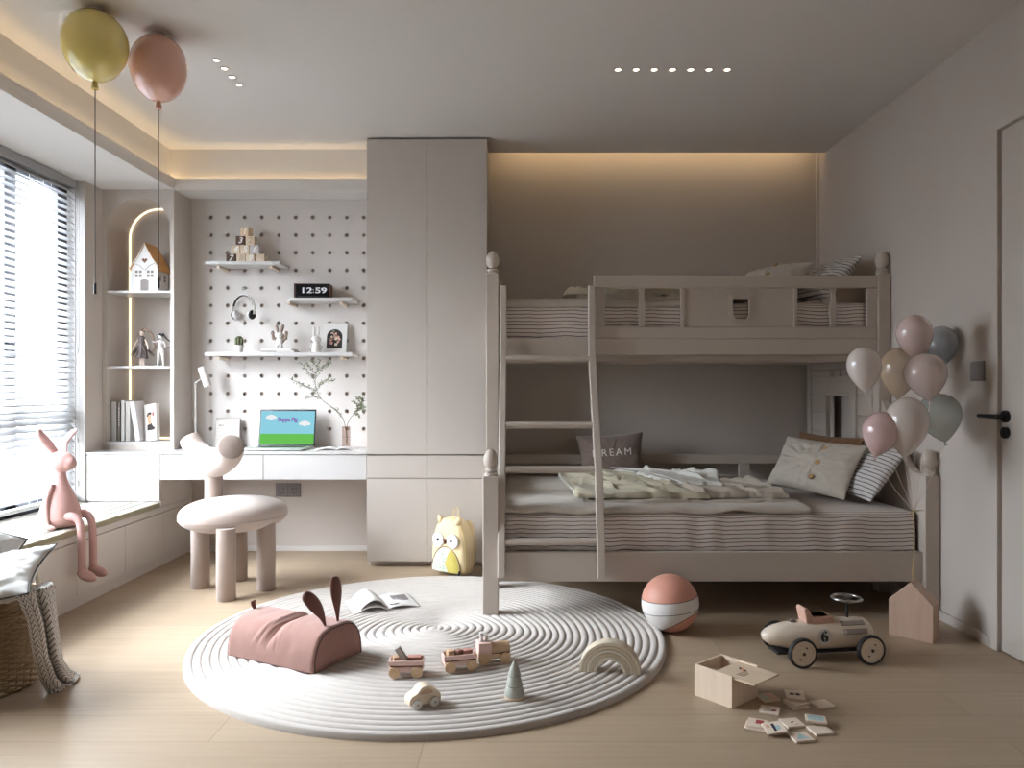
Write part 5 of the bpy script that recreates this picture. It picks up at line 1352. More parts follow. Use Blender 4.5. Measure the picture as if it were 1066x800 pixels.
for sg in (-1, 1):
    MB().tube([(sg * .060, -.03, .292), (sg * .078, -.035, .322), (sg * .084, -.037, .338)], [.026, .014, .003], 12).build('ear_tuft', OW, bp_, smooth=180)
    m_ = MB(); pts = []
    ex, ez = sg * .056, .195; n_ = 80
    pts = [(ex + (.043 + .0022 * math.cos(18 * a)) * math.cos(a), ez + (.043 + .0022 * math.cos(18 * a)) * math.sin(a)) for a in [2 * PI * k / n_ for k in range(n_)]]
    m_.prism(pts, 'xz', yf - .005, yf + .006); e_ = m_.build('eye', TW, bp_, smooth=40)
    e_.rotation_euler = (0, 0, 0)
    MB().lathe([(0, 0), (.009, 0), (.009, .003), (0, .0035)], n=20, mat=Matrix.Translation((ex - sg * .004 - .003, yf - .005, ez)) @ Matrix.Rotation(R(90), 4, 'X')).build('pupil', M('pupil_slate', (64, 74, 90), .4, 0), e_)
    MB().lathe([(0, 0), (.0035, 0), (.0035, .005), (0, .0052)], n=12, mat=Matrix.Translation((ex - sg * .004 - .003, yf - .005, ez)) @ Matrix.Rotation(R(90), 4, 'X')).build('pupil_centre', BLACK, e_)
MB().prism([(-.016, .203), (.016, .203), (0, .172)], 'xz', yf - .012, yf + .006).build('beak', M('beak_brown', (96, 56, 40), .6, 0), bp_, bevel=.003)
# belly pocket: rounded bulge
def pocket(u, v):
    a = PI * u; r_ = v; b_ = (1 - v ** 3) ** .5 if v < 1 else 0
    return (.112 * r_ * math.cos(a), yf + .012 - .030 * b_ , .012 + .145 * r_ * math.sin(a))
m_ = MB(); m_.grid(pocket, 40, 12, (0, 1), (.001, 1))
def owing():
    m, t, b = base('owl_dotted_pocket', (228, 230, 216), .85)
    v = t.coord(scale=(60, 60, 60)); vo = t.node('ShaderNodeTexVoronoi'); t.link(v, vo.inputs['Vector']); vo.inputs['Scale'].default_value = 1.2
    t.link(t.mix(t.math('LESS_THAN', vo.outputs['Distance'], .34), lin((200, 203, 190)), lin((142, 170, 144))), b.inputs['Base Color']); return m
m_.build('belly_pocket', owing(), bp_, smooth=180)
m_ = MB(); m_.grid(lambda u, v: tuple(Vector(pocket(lerp(0, .38, u), lerp(.30, .97, v))) + Vector((0, -.0025, 0))), 14, 8); m_.build('yellow_wing', OY, bp_, smooth=180)
MB().tube([Vector(pocket(k / 30, .995)) + Vector((0, -.004, 0)) for k in range(31)], .003, 8).build('pocket_zip', M('zip_brown', (150, 128, 96), .6, 0), bp_, smooth=180)
MB().tube([(.112, yf - .004, .028), (.113, yf - .010, .012), (.112, yf - .012, -.0)], [.003, .007, .006], 8).build('zip_pull', BLACK, bp_, smooth=60)
MB().tube(catmull([(-.012, .01, .318), (-.008, .014, .352), (.012, .016, .378), (.028, .018, .374), (.032, .014, .34), (.030, .01, .312)], 6), .0055, 8, flat=((0, 1, 0), .5, 1.2)).build('grab_handle', OW, bp_, smooth=180)
for sx in (.055, -.055):
    MB().tube(catmull([(sx, DD / 2 - .012, .285), (sx, DD / 2 + .028, .27), (sx * 1.2, DD / 2 + .05, .16), (sx * 1.3, DD / 2 + .03, .05), (sx * 1.35, DD / 2 - .015, .025)], 6), .012, 10, flat=((0, 1, 0), .45, 1.5)).build('shoulder_strap', OY if sx < 0 else OW, bp_, smooth=180)

# ------------------------------------------------------------------ race car
CW = M('race_car_cream', (222, 208, 190), .3, .01, coat=.4); RUB = M('rubber_black', (34, 30, 30), .6, 0); CS = M('car_seat_pink', (204, 164, 146), .6, .02); CG = M('car_stripe_grey', (150, 138, 128), .45, 0)
ax0, ax1 = Vector((1.147, 3.08)), Vector((1.096, 3.31)); axr = Vector((1.439, 3.12))
dirx = Vector((axr.x - ax0.x, axr.y - ax0.y)).normalized(); rz_ = math.atan2(dirx.y, dirx.x)
mid = (ax0 + ax1) / 2
rc = thing('toy_race_car', 'cream vintage toy race car numbered six beside the bunk bed', 'toy car', (mid.x, mid.y, 0), rz_)
hwid = (ax1 - ax0).length / 2; wb = (axr - ax0).length
prof_x = [(-.118, .004), (-.112, .018), (-.095, .032), (-.06, .046), (-.01, .057), (.06, .063), (.14, .066), (.22, .067), (.30, .066), (.335, .060), (.350, .045), (.354, .020), (.3545, .003)]
m_ = MB(); m_.lathe([(r_, x_) for x_, r_ in prof_x], n=40, mat=Matrix.Translation((0, 0, .098)) @ Matrix.Rotation(R(90), 4, 'Y') @ Matrix.Diagonal((.93, 1.12, 1, 1)))
m_.build('body', CW, rc, smooth=180)
MB().box(-.07, .33, -.045, .045, .030, .042).build('chassis', RUB, rc, bevel=.004)
for x in (0, wb): MB().cyl((x, -hwid, .060), (x, hwid, .060), .007, n=12).build('axle', RUB, rc)
for x in (0, wb):
    for sg in (-1, 1):
        m4 = Matrix.Translation((x, sg * hwid, .060)) @ Matrix.Rotation(R(-90) * sg, 4, 'X')
        wh = MB().lathe([(.050, -.009), (.055, -.011), (.060, -.006), (.0605, 0), (.060, .006), (.055, .011), (.050, .009), (.050, -.009)], n=48, mat=m4, cap=False).build('wheel', RUB, rc, smooth=60)
        MB().lathe([(0, -.008), (.0515, -.009), (.0515, .008), (.046, .011), (.041, .007), (.036, .0065), (.012, .009), (.010, .012), (0, .012)], n=48, mat=m4).build('wheel_disc', CW, wh, smooth=50)
        m_ = MB(); m_.lathe([(.007, .006), (.007, .0155), (0, .016)], n=6, mat=m4)
        for a in (60, 240): m_.lathe([(.0035, .006), (.0035, .0115), (0, .012)], n=8, mat=m4 @ Matrix.Translation((.026 * math.cos(R(a)), .026 * math.sin(R(a)), 0)))
        m_.build('wheel_bolts', M('bolt_brown', (74, 60, 52), .5, 0), wh)
st = MB(); st.prism([(.062, .150), (.050, .205), (.058, .214), (.070, .212), (.088, .180), (.100, .168), (.100, .150)], 'xz', -.036, .036); st.build('seat_back', CS, rc, bevel=.005)
st = MB(); st.box(.085, .180, -.040, .040, .140, .178); st.prism([(.09, .178), (.175, .178), (.185, .165), (.18, .15)], 'xz', -.040, .040); st.build('seat', CS, rc, bevel=.008, seg=3)
m_ = MB()
for a0, a1 in ((-78, -58), (-46, -26)):
    m_.grid(lambda u, v: (.205 + .105 * u, 1.12 * .0685 * math.sin(R(lerp(a0, a1, v))), .098 + .93 * .0685 * math.cos(R(lerp(a0, a1, v)))), 6, 6)
for a0, a1 in ((58, 78), (26, 46)):
    m_.grid(lambda u, v: (.205 + .105 * u, 1.12 * .0685 * math.sin(R(lerp(a0, a1, v))), .098 + .93 * .0685 * math.cos(R(lerp(a0, a1, v)))), 6, 6)
m_.build('side_stripes', CG, rc, smooth=180, solid=.001)
m4 = Matrix.Translation((.118, -.0735, .106)) @ Matrix.Rotation(R(80), 4, 'X')
MB().lathe([(0, 0), (.031, 0), (.031, .0015), (0, .0016)], n=40, mat=m4).build('number_roundel', TW, rc)
m_ = MB(); m_.text('6', .056, m4 @ Matrix.Translation((0, 0, .002)), .0005, .0030, sx=1.12)
m_.build('number_six', BLACK, rc)
m_ = MB(); m4b = m4 @ Matrix.Translation((0, 0, .0026)); m_.T = m4b; m_.box(-.0012, .0012, .010, .024, 0, .0004); m_.box(-.0012, .0012, -.024, -.010, 0, .0004); m_.T = None
m_.build('stencil_gaps', TW, rc)
m_ = MB(); m_.lathe([(.016, -.001), (.019, .003), (.016, .007), (0, .008)], n=24, mat=Matrix.Translation((.018, 0, .150))); m_.build('fuel_cap', M('steel', (170, 168, 166), .25, 0, metal=.9), rc)
sx_ = .262; MB().cyl((sx_, 0, .155), (sx_ - .004, 0, .236), .005, n=12).build('steering_column', RUB, rc)
sw_ = MB().tube([(sx_ - .004 + .058 * math.cos(a), .058 * math.sin(a), .240) for a in [2 * PI * k / 48 for k in range(48)]], .0065, 12, closed=True).build('steering_wheel', M('steel', (0, 0, 0)), rc, smooth=180)
m_ = MB()
for a in (30, 150, 270): m_.tube([(sx_ - .004, 0, .238), (sx_ - .004 + .055 * math.cos(R(a)), .055 * math.sin(R(a)), .240)], .007, 8, flat=((0, 0, 1), 1, .3))
m_.lathe([(.014, .234), (.014, .243), (0, .245)], c=(sx_ - .004, 0, 0), n=20); m_.build('steering_spokes', M('spoke_dark_steel', (96, 90, 88), .3, 0, metal=.7), sw_)

# ------------------------------------------------------------------ house shaped balloon weight + balloons
WK = wood('house_weight_oak', (186, 158, 140), (158, 130, 112), 2, amt=.5)
hl, hr = G(925, 661, 0), G(971.5, 671, 0); hx_ = (hl + hr) / 2; rzw = math.atan2(hr.y - hl.y, hr.x - hl.x); wv_ = (hr - hl).length
hw2 = thing('house_weight', 'house shaped wooden block tied under the balloon bunch', 'balloon weight', (hx_.x, hx_.y, 0), rzw)
MB().prism([(-wv_ / 2, 0), (wv_ / 2, 0), (wv_ / 2, .165), (0, .255), (-wv_ / 2, .165)], 'xz', 0, .085).build('block', WK, hw2, bevel=.002)
tie = P(951, 532, 3.44); apex = Vector((hx_.x, hx_.y + .04, .255))
apx = P(951.5, 606, 3.43)
MB().tube(catmull([(0, .04, .252), (.002, .04, .30), (0, .04, .36)], 5), .0022, 6).tube([(0, .04, .25), (-.004, .036, .30), (0, .04, .36)], .0018, 6).build('ribbon_loop', M('ribbon_gold', (196, 166, 112), .5, 0), hw2)
bw_ = Vector((hx_.x, hx_.y, 0)) + Euler((0, 0, rzw)).to_matrix() @ Vector((0, .04, .36))
tie = Vector((bw_.x, bw_.y, P(951, 532, bw_.y).z))
def balloonm(n_, c_, al, rough=.12):
    if n_ in MATS: return MATS[n_]
    m, t, b = base(n_, c_, rough, coat=.8, spec=.6)
    lw = t.node('ShaderNodeLayerWeight'); lw.inputs[0].default_value = .35
    k = t.math('ADD', al, t.math('MULTIPLY', lw.outputs['Facing'], 1 - al)); t.link(k, b.inputs['Alpha']); MATS[n_] = m; return m
bls = [(901.5, 361, 409, 35, 3.40, (222, 212, 206), .90, 'white', 'off-white balloon, leftmost of the upper balloons beside the bunk post', 4),
       (934.5, 361.5, 416, 39, 3.58, (196, 172, 146), .55, 'gold', 'translucent beige gold balloon behind the others near the bunk post', -3),
       (955, 327.5, 376, 36, 3.42, (214, 192, 187), .86, 'cream_pink', 'pale pink balloon at the very top of the bunch', 6),
       (976.5, 339.5, 385, 33, 3.60, (160, 164, 170), .72, 'blue_grey', 'blue grey balloon at the top right, half hidden by a pink one', -6),
       (968, 367.5, 418, 42, 3.36, (220, 202, 196), .86, 'blush', 'blush white balloon in the middle right of the bunch', 9),
       (941.5, 413.5, 477, 43, 3.30, (214, 203, 196), .84, 'pearl', 'large pearl white balloon, lowest in the middle', -4),
       (984, 409, 461, 43, 3.45, (166, 172, 164), .52, 'sage', 'translucent sage grey balloon at lower right of the bunch', 12),
       (911, 428, 476, 38, 3.32, (212, 182, 180), .86, 'rose', 'rose pink balloon at the lower left of the bunch', -14)]
for (px, yt, yb, w_, Y, c_, al, nm, lab, tl) in bls:
    top, bot = P(px, yt, Y), P(px, yb, Y); H_ = top.z - bot.z; r_ = w_ * Y / 800 / 2
    t = thing('balloon', lab, 'balloon', (bot.x, Y, bot.z), rot=(0, R(-tl), 0), group='party balloons tied to the wooden house')
    pr = []
    for k in range(29):
        q = k / 28; a = PI * q
        zz_ = H_ * (1 - q) if False else H_ * (.5 + .5 * math.cos(a)); s_ = zz_ / H_
        rr_ = r_ * math.sin(a) ** 1.0 * (.62 + .48 * sm(0, .75, s_)) * (1 if s_ > .12 else 1)
        # teardrop
        rr_ = r_ * (math.sqrt(max(0, 1 - ((s_ - .60) / .40) ** 2)) if s_ > .60 else (math.sin(PI / 2 * (s_ / .60)) ** .80))
        pr.append((max(rr_, .0028 if s_ < .05 else 1e-4), zz_))
    MB().lathe(pr, n=36).build('balloon_body', balloonm('balloon_' + nm, c_, al), t, smooth=180)
    MB().lathe([(.0028, .001), (.004, -.004), (.0075, -.012), (.006, -.0125), (.001, -.008)], n=14).build('knot', balloonm('balloon_' + nm, c_, al), t, smooth=180)
    k_ = Vector((bot.x, Y, bot.z)); mid_ = (k_ + tie) / 2 + Vector((.01 * nz(px), .0, -.02))
    MB().tube(catmull([k_ + Vector((0, 0, -.008)), mid_, tie], 6), .0011, 5).build('string', M('string_pale', (214, 196, 190), .6, 0), t, world=True)
    # correct for rotated parent: rebuild through inverse handled in build
rbn = MB(); rbn.ell(tie, (.006, .006, .010), n=10)
rbn.tube([tie, (tie + bw_) / 2 + Vector((.004, 0, 0)), bw_], .0022, 6); rbn.tube([tie + Vector((0, 0, .0)), tie + Vector((.03, -.005, .004)), tie + Vector((.042, -.006, .0))], .0028, 6, flat=((0, 0, 1), 1, .4)); rbn.tube([tie, tie + Vector((-.018, -.004, -.012))], .002, 6)
rbn.build('ribbon', M('ribbon_gold', (0, 0, 0)), hw2, world=True, smooth=180)

# ------------------------------------------------------------------ wooden box with sliding lid
BXW = wood('box_pale_pine', (226, 206, 184), (204, 180, 154), 2, amt=.45); BXL = wood('box_lid_pine', (222, 202, 176), (202, 178, 148), 0, amt=.4)
a_, b_ = G(722.9, 724, 0), G(762, 738.5, 0); d1 = (b_ - a_); Lx = d1.length; rzb = math.atan2(d1.y, d1.x); d1.normalize(); d2 = Vector((-d1.y, d1.x, 0)); Ly = .166; Hb = .114
cc_ = a_ + d1 * Lx / 2 + d2 * Ly / 2
bxo = thing('wooden_box', 'pale pine box with its printed sliding lid half open', 'box', (cc_.x, cc_.y, 0), rzb)
hxx, hyy, tk = Lx / 2, Ly / 2, .008
m_ = MB(); m_.box(-hxx, hxx, -hyy, -hyy + tk, 0, Hb); m_.box(-hxx, hxx, hyy - tk, hyy, 0, Hb); m_.box(-hxx, -hxx + tk, -hyy + tk, hyy - tk, 0, Hb); m_.box(hxx - tk, hxx, -hyy + tk, hyy - tk, 0, Hb - .014); m_.box(-hxx + tk, hxx - tk, -hyy + tk, hyy - tk, 0, .006)
m_.build('box_walls', BXW, bxo, bevel=.0008)
ld_ = MB().box(.0, .165, -hyy + .006, hyy - .006, Hb - .012, Hb - .006).build('sliding_lid', BXL, bxo, bevel=.0008)
m_ = MB(); zt = Hb - .0057
m_.cur = 0; m_.prism([(.035, .028), (.052, .024), (.048, .008)], 'xy', zt, zt + .0004); m_.cur = 1; m_.prism([(.048, .028), (.072, .018), (.056, -.002)], 'xy', zt, zt + .0005); m_.cur = 0; m_.prism([(.066, .022), (.080, .010), (.066, .004)], 'xy', zt, zt + .0006)
m_.cur = 2
for i in range(3):
    for k in range(7 - i): m_.box(.070 + i * .011, .076 + i * .011, -.042 + k * .0082, -.037 + k * .0082, zt, zt + .0004)
m_.build('lid_print', [M('print_black', (0, 0, 0)), M('print_peach', (220, 156, 128), .6, 0), M('print_brown', (120, 100, 84), .6, 0)], bxo)
for k in range(3):
    q = cc_ + d1 * (-.052 + .014 * k) + d2 * (.01); o = MB().box(-.004, .004, -.032, .032, 0, .066).build('tile', BXL, loc=(q.x, q.y, .026), rot=(0, R(-32 - 6 * k), rzb), bevel=.001)
    tag(o, ['wooden tile standing in the open box, closest to its left end', 'wooden tile standing in the middle of those in the open box', 'wooden tile leaning last in the open box, next to the lid'][k], 'tile', 'tiles inside the wooden box')
# ------------------------------------------------------------------ picture tiles on the floor
TC = M('tile_cream', (224, 208, 190), .55, .02); TS = wood('tile_wood_edge', (214, 188, 156), (190, 162, 130), 0)
CR, CT, CK, CGn, CPg = M('mark_red', (160, 66, 66), .6, 0), M('mark_teal', (164, 190, 190), .6, 0), M('mark_ink', (48, 44, 60), .6, 0), M('mark_sage', (178, 184, 168), .6, 0), M('mark_peach', (212, 172, 150), .6, 0)
def tpx(x, y): return (770 + x / 9.69, 705 + y / 9.69)
tl = [((285, 225), 0, 14, (0, 0), 'g', 'tile with sage and grey halves, lying closest to the wooden box'), ((303, 350), 0, -24, (0, 0), 'r', 'tile with ruled lines and a dark red patch in front of the box'),
      ((575, 300), 0, 14, (0, 0), '', 'bottom tile of the little stack behind the others'), ((570, 262), .008, 26, (0, 0), '', 'middle tile of the little stack behind the others'), ((555, 210), .016, -12, (R(5), 0), 'k', 'top tile of the little stack, showing two black diamonds'),
      ((835, 290), 0, 14, (0, 0), '', 'blank cream tile at the far right end of the spread tiles'), ((160, 515), 0, -24, (0, 0), '', 'cream tile lying under the red marked one at the left'), ((180, 485), .008, -24, (0, 0), 'R', 'tile with a dark red square at the left of the spread tiles'),
      ((350, 545), .008, 0, (R(7), R(-9)), 'b', 'tile with a black and teal bar tilted on its neighbour'), ((530, 480), 0, 10, (0, 0), 'z', 'tile with a small ink bird mark in the middle of the spread'),
      ((812, 552), 0, 10, (0, 0), '', 'plain cream tile carrying the pale blue one at the right'), ((768, 455), .008, -16, (R(-4), 0), 't', 'pale blue faced tile resting on a plain cream tile'), ((615, 622), 0, 10, (0, 0), 'w', 'tile with a pale teal triangle, nearest the camera')]
for (px, z_, rz, tiltt, mk, lab) in tl:
    g_ = G(*tpx(*px), z_); t = thing('picture_tile', lab, 'tile', (g_.x, g_.y, z_ + .0002 + (.005 if tiltt != (0, 0) else 0)), rot=(tiltt[0], tiltt[1], R(rz)), group='picture tiles on the floor')
    h_ = .0325; MB().box(-h_, h_, -h_ * .98, h_ * .98, 0, .0076).build('tile_block', TC, t, bevel=.0012)
    zt = .0076; m_ = MB(); mats = [CK, CR, CT, CGn, CPg]
    if mk == 'g': m_.cur = 3; m_.box(-.028, 0, -.027, .027, zt, zt + .0003); m_.cur = 4; m_.box(0, .028, -.027, .027, zt, zt + .0003)
    if mk == 'r':
        for k in range(4): m_.cur = 0; m_.box(-.018, .008, -.018 + k * .010, -.0155 + k * .010, zt, zt + .0003)
        m_.cur = 1; m_.box(.010, .022, -.012, .004, zt, zt + .0003); m_.cur = 0; m_.box(.006, .016, -.014, -.005, zt, zt + .0004)
    if mk == 'k':
        m_.cur = 0
        for cx in (-.010, .010): m_.prism([(cx - .011, 0), (cx, -.010), (cx + .011, 0), (cx, .010)], 'xy', zt, zt + .0003)
    if mk == 'R': m_.cur = 1; m_.box(-.006, .018, -.008, .022, zt, zt + .0003)
    if mk == 'b': m_.cur = 0; m_.box(-.006, .004, -.004, .020, zt, zt + .0003); m_.cur = 2; m_.box(.002, .018, -.016, .008, zt, zt + .0002); m_.cur = 0; m_.box(-.005, .003, -.022, -.004, zt, zt + .0004); m_.cur = 4; m_.box(-.024, -.012, .0, .02, zt, zt + .0003)
    if mk == 'z': m_.cur = 0; m_.prism([(-.008, -.002), (.0, .004), (.009, .006), (.004, .0), (-.004, -.006)], 'xy', zt, zt + .0003); m_.cur = 4; m_.box(.002, .016, -.020, -.014, zt, zt + .0003)
    if mk == 't': m_.cur = 2; m_.box(-.025, .025, -.025, .025, zt, zt + .0003)
    if mk == 'w': m_.cur = 2; m_.prism([(-.022, -.020), (.022, -.020), (.004, .018)], 'xy', zt, zt + .0003)
    if mk: m_.build('printed_picture', mats, t)

# ------------------------------------------------------------------ pink rabbit figure on the bench
RP = M('pink_rabbit_resin', (190, 150, 144), .6, .03, 8, bump=.1, bs=80)
r0 = P(57, 556, 4.02); BZ = .413
rf_ = thing('rabbit_statue', 'pink long legged rabbit statue sitting on the bench edge', 'statue', (-2.345, 3.93, BZ), 0)
Xe = .098
def q_(x, y, Y): v_ = P(x, y, Y); return v_ - Vector((-2.345, 3.93, BZ))
m_ = MB()
m_.lathe([(.001, 0), (.070, .004), (.095, .022), (.100, .05), (.090, .10), (.068, .16), (.045, .21), (.030, .25), (.026, .28), (.024, .30)], n=32)
m_.ell((.010, 0, .335), (.066, .055, .052), rot=Euler((0, R(10), 0))); m_.ell((.050, -.01, .328), (.038, .034, .034), rot=Euler((0, R(20), 0)))
m_.build('body', RP, rf_, smooth=180, remesh=.005)
m_ = MB(); m_.tube(catmull([(-.030, .035, .36), (-.070, .030, .41), (-.105, .02, .46), (-.118, .01, .50)], 8), [lerp(.012, .038, math.sin(PI * min(1, k / 24 * .95 + .05))) * (1 if k < 24 else .3) for k in range(25)], 12, flat=((1, 0, .5), 1.0, .45)); m_.build('ear', RP, rf_, smooth=180)
m_ = MB(); m_.tube(catmull([(.0, .045, .37), (-.018, .065, .42), (.0, .085, .465), (.030, .10, .495)], 8), [lerp(.010, .024, math.sin(PI * k / 24)) if k < 24 else .004 for k in range(25)], 12, flat=((0, 1, .3), 1.0, .45)); m_.build('ear', RP, rf_, smooth=180)
for sg, fy in ((-1, -.050), (1, .052)):
    ty = fy; dn = .0
    pts = catmull([(.0, ty * .8, .045), (.050, ty, .058), (.098, ty, .060), (.128, ty, .030), (.138, ty, -.05), (.140, ty, -.14), (.140, ty, -.205), (.142, ty, -.232)], 6)
    m_ = MB(); m_.tube(pts, [lerp(.030, .019, min(1, k / 16)) for k in range(len(pts))], 14); m_.ell((.165, ty, -.238), (.052, .028, .026), rot=Euler((0, R(22), 0)))
    m_.build('leg', RP, rf_, smooth=180, remesh=.005)
m_ = MB(); pts = catmull([(-.012, -.046, .225), (-.020, -.078, .15), (-.010, -.094, .07), (.0, -.100, .022)], 6); m_.tube(pts, [.016] * 19, 12); m_.ell((.012, -.108, .014), (.034, .018, .013)); m_.build('arm', RP, rf_, smooth=180, remesh=.005)
m_ = MB(); pts = catmull([(-.012, .046, .225), (-.020, .072, .15), (-.030, .086, .07), (-.03, .09, .022)], 6); m_.tube(pts, [.016] * 19, 12); m_.ell((-.02, .092, .014), (.034, .018, .013)); m_.build('arm', RP, rf_, smooth=180, remesh=.005)
m_ = MB(); m_.ell((-.085, 0, .03), (.028, .028, .026)); m_.build('tail', RP, rf_, smooth=180)

# ------------------------------------------------------------------ wicker basket
def wick():
    m, t, b = base('wicker_cane', (160, 136, 106), .6, spec=.3)
    v = t.coord(); n = t.noise(v, 60, 3); t.link(t.mix(n, lin((132, 110, 82)), lin((186, 162, 130))), b.inputs['Base Color']); return m
WI = wick(); BX_, BY_, BRr, BHh = -2.030, 2.885, .205, .335
bk_ = thing('wicker_basket', 'round woven wicker laundry basket standing at the window bench', 'basket', (BX_, BY_, 0))
m_ = MB(); NW = 60; ns = 19
for r_ in range(30):
    zc_ = .008 + r_ * .0107; ra = BRr * (.90 + .10 * r_ / 30); ph = (r_ % 2) * PI
    m_.tube([((ra + .0055 * math.sin(k * ns / 2 * 2 * PI / 190 * 2 + ph)) * math.cos(2 * PI * k / 190), (ra + .0055 * math.sin(k * ns / 2 * 2 * PI / 190 * 2 + ph)) * math.sin(2 * PI * k / 190), zc_) for k in range(190)], .0058, 5, closed=True)
m_.build('weave', WI, bk_, smooth=180)
m_ = MB()
for k in range(38):
    a = 2 * PI * (k + .25) / 38; m_.cyl((BRr * .90 * math.cos(a), BRr * .90 * math.sin(a), 0.004), (BRr * math.cos(a), BRr * math.sin(a), BHh - .01), .0042, n=6)
m_.build('upright_canes', WI, bk_, smooth=180)
m_ = MB()
for s_ in (0, PI): m_.tube([((BRr + .006 * math.cos(k * .5 + s_)) * math.cos(2 * PI * k / 150), (BRr + .006 * math.cos(k * .5 + s_)) * math.sin(2 * PI * k / 150), BHh - .004 + .006 * math.sin(k * .5 + s_)) for k in range(150)], .0075, 8, closed=True)
m_.build('braided_rim', WI, bk_, smooth=180)
MB().lathe([(0, .003), (BRr * .9, .003), (BRr * .9, .010), (0, .010)], n=40).build('base', WI, bk_)
HW = fabric('cream_handle_rope', (222, 214, 200), .8, 600, .4)
for cy_, yy_ in ((1, 3.06),):
    h0, h1, h2, h3, h4 = P(-3, 600, 3.03), P(5, 581, 3.03), P(20, 575.5, 3.03), P(33, 583, 3.03), P(40, 606, 3.03)
    MB().tube(catmull([h0 + Vector((0, 0, -.05)), h0, h1, h2, h3, h4, h4 + Vector((0, 0, -.03))], 8), .0105, 12).build('rope_handle', HW, bk_, world=True, smooth=180)
CWm = fabric('white_cotton', (206, 204, 200), .85, 900, .25, .02, wrinkle=1.5); PIP = M('black_piping', (40, 38, 38), .7, 0)
pillow('cushion', 'white cushion with black piping lying across the top of the basket', .40, .36, .12, CWm, (-1.965, 2.83, .405), (R(-72), R(-14), R(12)), 12.0, .12, .012, piping=PIP)
pillow('cushion', 'white cushion with black piping standing upright at the back of the basket', .32, .30, .10, CWm, (-2.115, 2.92, .470), (R(-20), R(28), R(30)), 14.0, .10, .008, piping=PIP)
# throw with leaf-vein weave
def throwm():
    m, t, b = base('herringbone_throw', (196, 190, 182), .95, sheen=.3, spec=.2)
    uv = t.node('ShaderNodeUVMap'); x = t.xyz(uv.outputs[0])
    u = t.math('MULTIPLY', x[0], 6.0); v = t.math('MULTIPLY', x[1], 26.0)
    fu = t.math('ABSOLUTE', t.math('SUBTRACT', t.math('FRACT', u), .5))
    k = t.math('FRACT', t.math('ADD', v, t.math('MULTIPLY', fu, 2.6)))
    ln = t.math('LESS_THAN', k, .26); mid_ = t.math('LESS_THAN', fu, .035)
    ln = t.math('MAXIMUM', ln, mid_)
    n = t.noise(t.coord(), 220, 3); c = t.mix(n, lin((196, 190, 182)), lin((232, 227, 220)))
    t.link(t.mix(t.math('MULTIPLY', ln, .9), c, lin((74, 68, 66))), b.inputs['Base Color'])
    t.link(t.bump(t.math('ADD', n, t.math('MULTIPLY', k, .6)), .6, .003), b.inputs['Normal']); return m
Lft = [(0, 14, 622, 2.80), (.10, 10, 616, 2.745), (.18, 17, 622, 2.70), (.40, 28, 645, 2.715), (.65, 34, 680, 2.735), (.86, 42, 708, 2.80), (.93, 48, 720, 2.825), (1.0, 52, 723, 2.812)]
Rgt = [(0, 58, 611, 2.93), (.10, 54, 606, 2.90), (.18, 55, 609, 2.86), (.40, 59, 650, 2.87), (.65, 65, 688, 2.88), (.86, 72, 698, 2.93), (.93, 79, 701, 2.985), (1.0, 83, 702.5, 2.99)]
def thr(u, v):
    a = interp(Lft, v); b_ = interp(Rgt, v); A_ = P(a[0], a[1], a[2]); B2 = P(b_[0], b_[1], b_[2]); p = A_.lerp(B2, u)
    out_ = Vector((.75, -.66, 0)); k = sm(.12, .3, v)
    p += out_ * (k * (.050 * math.sin(PI * u) - .060 * math.exp(-((u - .50) / .10) ** 2) + .006 * nz(u * 5, v * 6)))
    p.z = max(p.z, .006 + .004 * math.sin(u * 20)); return p
m_ = MB(); m_.grid(thr, 70, 110)
tr_ = m_.build('throw_blanket', throwm(), loc=(-1.85, 2.8, .3), world=True, smooth=180, solid=.009)
tag(tr_, 'grey throw with dark herringbone pattern hanging from basket to floor', 'blanket')
WORLD = 190.0; EXPO = 0.0
def _c(k): return (k * .93, k * .97, k, 1)
SKY0, SKY1 = _c(.12), _c(.4)          # overcast sky: dim ground, brighter towards the zenith
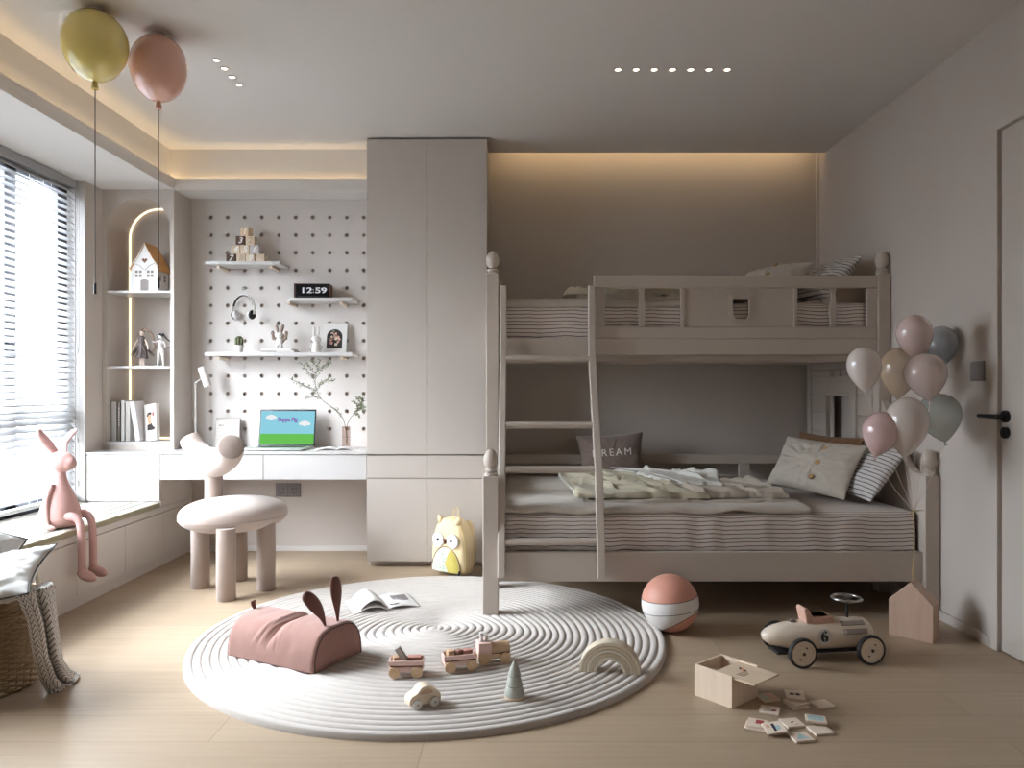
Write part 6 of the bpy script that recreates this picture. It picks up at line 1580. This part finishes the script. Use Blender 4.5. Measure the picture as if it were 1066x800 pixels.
SKYM = [(.49, _c(.12)), (.52, _c(.19)), (.70, _c(.25)), (.85, _c(.31)), (.93, _c(.34))]
# ------------------------------------------------------------------ light, camera
wld = bpy.data.worlds.new('sky'); scene.world = wld; wld.use_nodes = True
wt = wld.node_tree; bg = wt.nodes['Background']; bg.inputs[1].default_value = WORLD
tc_ = wt.nodes.new('ShaderNodeTexCoord'); sx3 = wt.nodes.new('ShaderNodeSeparateXYZ'); wt.links.new(tc_.outputs['Generated'], sx3.inputs[0])
rp = wt.nodes.new('ShaderNodeValToRGB'); wt.links.new(sx3.outputs[2], rp.inputs[0])
el = rp.color_ramp.elements; el[0].position = 0.0; el[0].color = SKY0; el[1].position = 1.0; el[1].color = SKY1
for ps, cl_ in SKYM:
    e_ = el.new(ps); e_.color = cl_
mpz = wt.nodes.new('ShaderNodeMapRange'); wt.links.new(sx3.outputs[2], mpz.inputs[0]); mpz.inputs[1].default_value = -1; mpz.inputs[2].default_value = 1
wt.links.new(mpz.outputs[0], rp.inputs[0]); wt.links.new(rp.outputs[0], bg.inputs[0])
pl = bpy.data.lights.new('window_portal', 'AREA'); pl.shape = 'RECTANGLE'; pl.size = 2.02; pl.size_y = 2.34
pl.cycles.is_portal = True
po = bpy.data.objects.new('window_portal', pl); COL.objects.link(po); po.location = (-2.90, 3.65, 1.41)
po.rotation_euler = (0, R(-90), 0)
cam = bpy.data.cameras.new('camera'); co = bpy.data.objects.new('camera', cam); COL.objects.link(co)
cam.sensor_width = 36; cam.lens = 800 / 1066 * 36; cam.shift_x = -7 / 1066; cam.shift_y = 5 / 1066; cam.clip_start = .05
co.location = (0, 0, HC); co.rotation_euler = (R(90), 0, 0)
scene.camera = co
scene.view_settings.view_transform = 'Standard'; scene.view_settings.look = 'None'
scene.view_settings.exposure = EXPO; scene.view_settings.gamma = 1; scene.view_settings.use_curve_mapping = False
scene.cycles.use_denoising = True
scene.cycles.max_bounces = 10; scene.cycles.diffuse_bounces = 7; scene.cycles.transparent_max_bounces = 16
scene.cycles.sample_clamp_indirect = 6
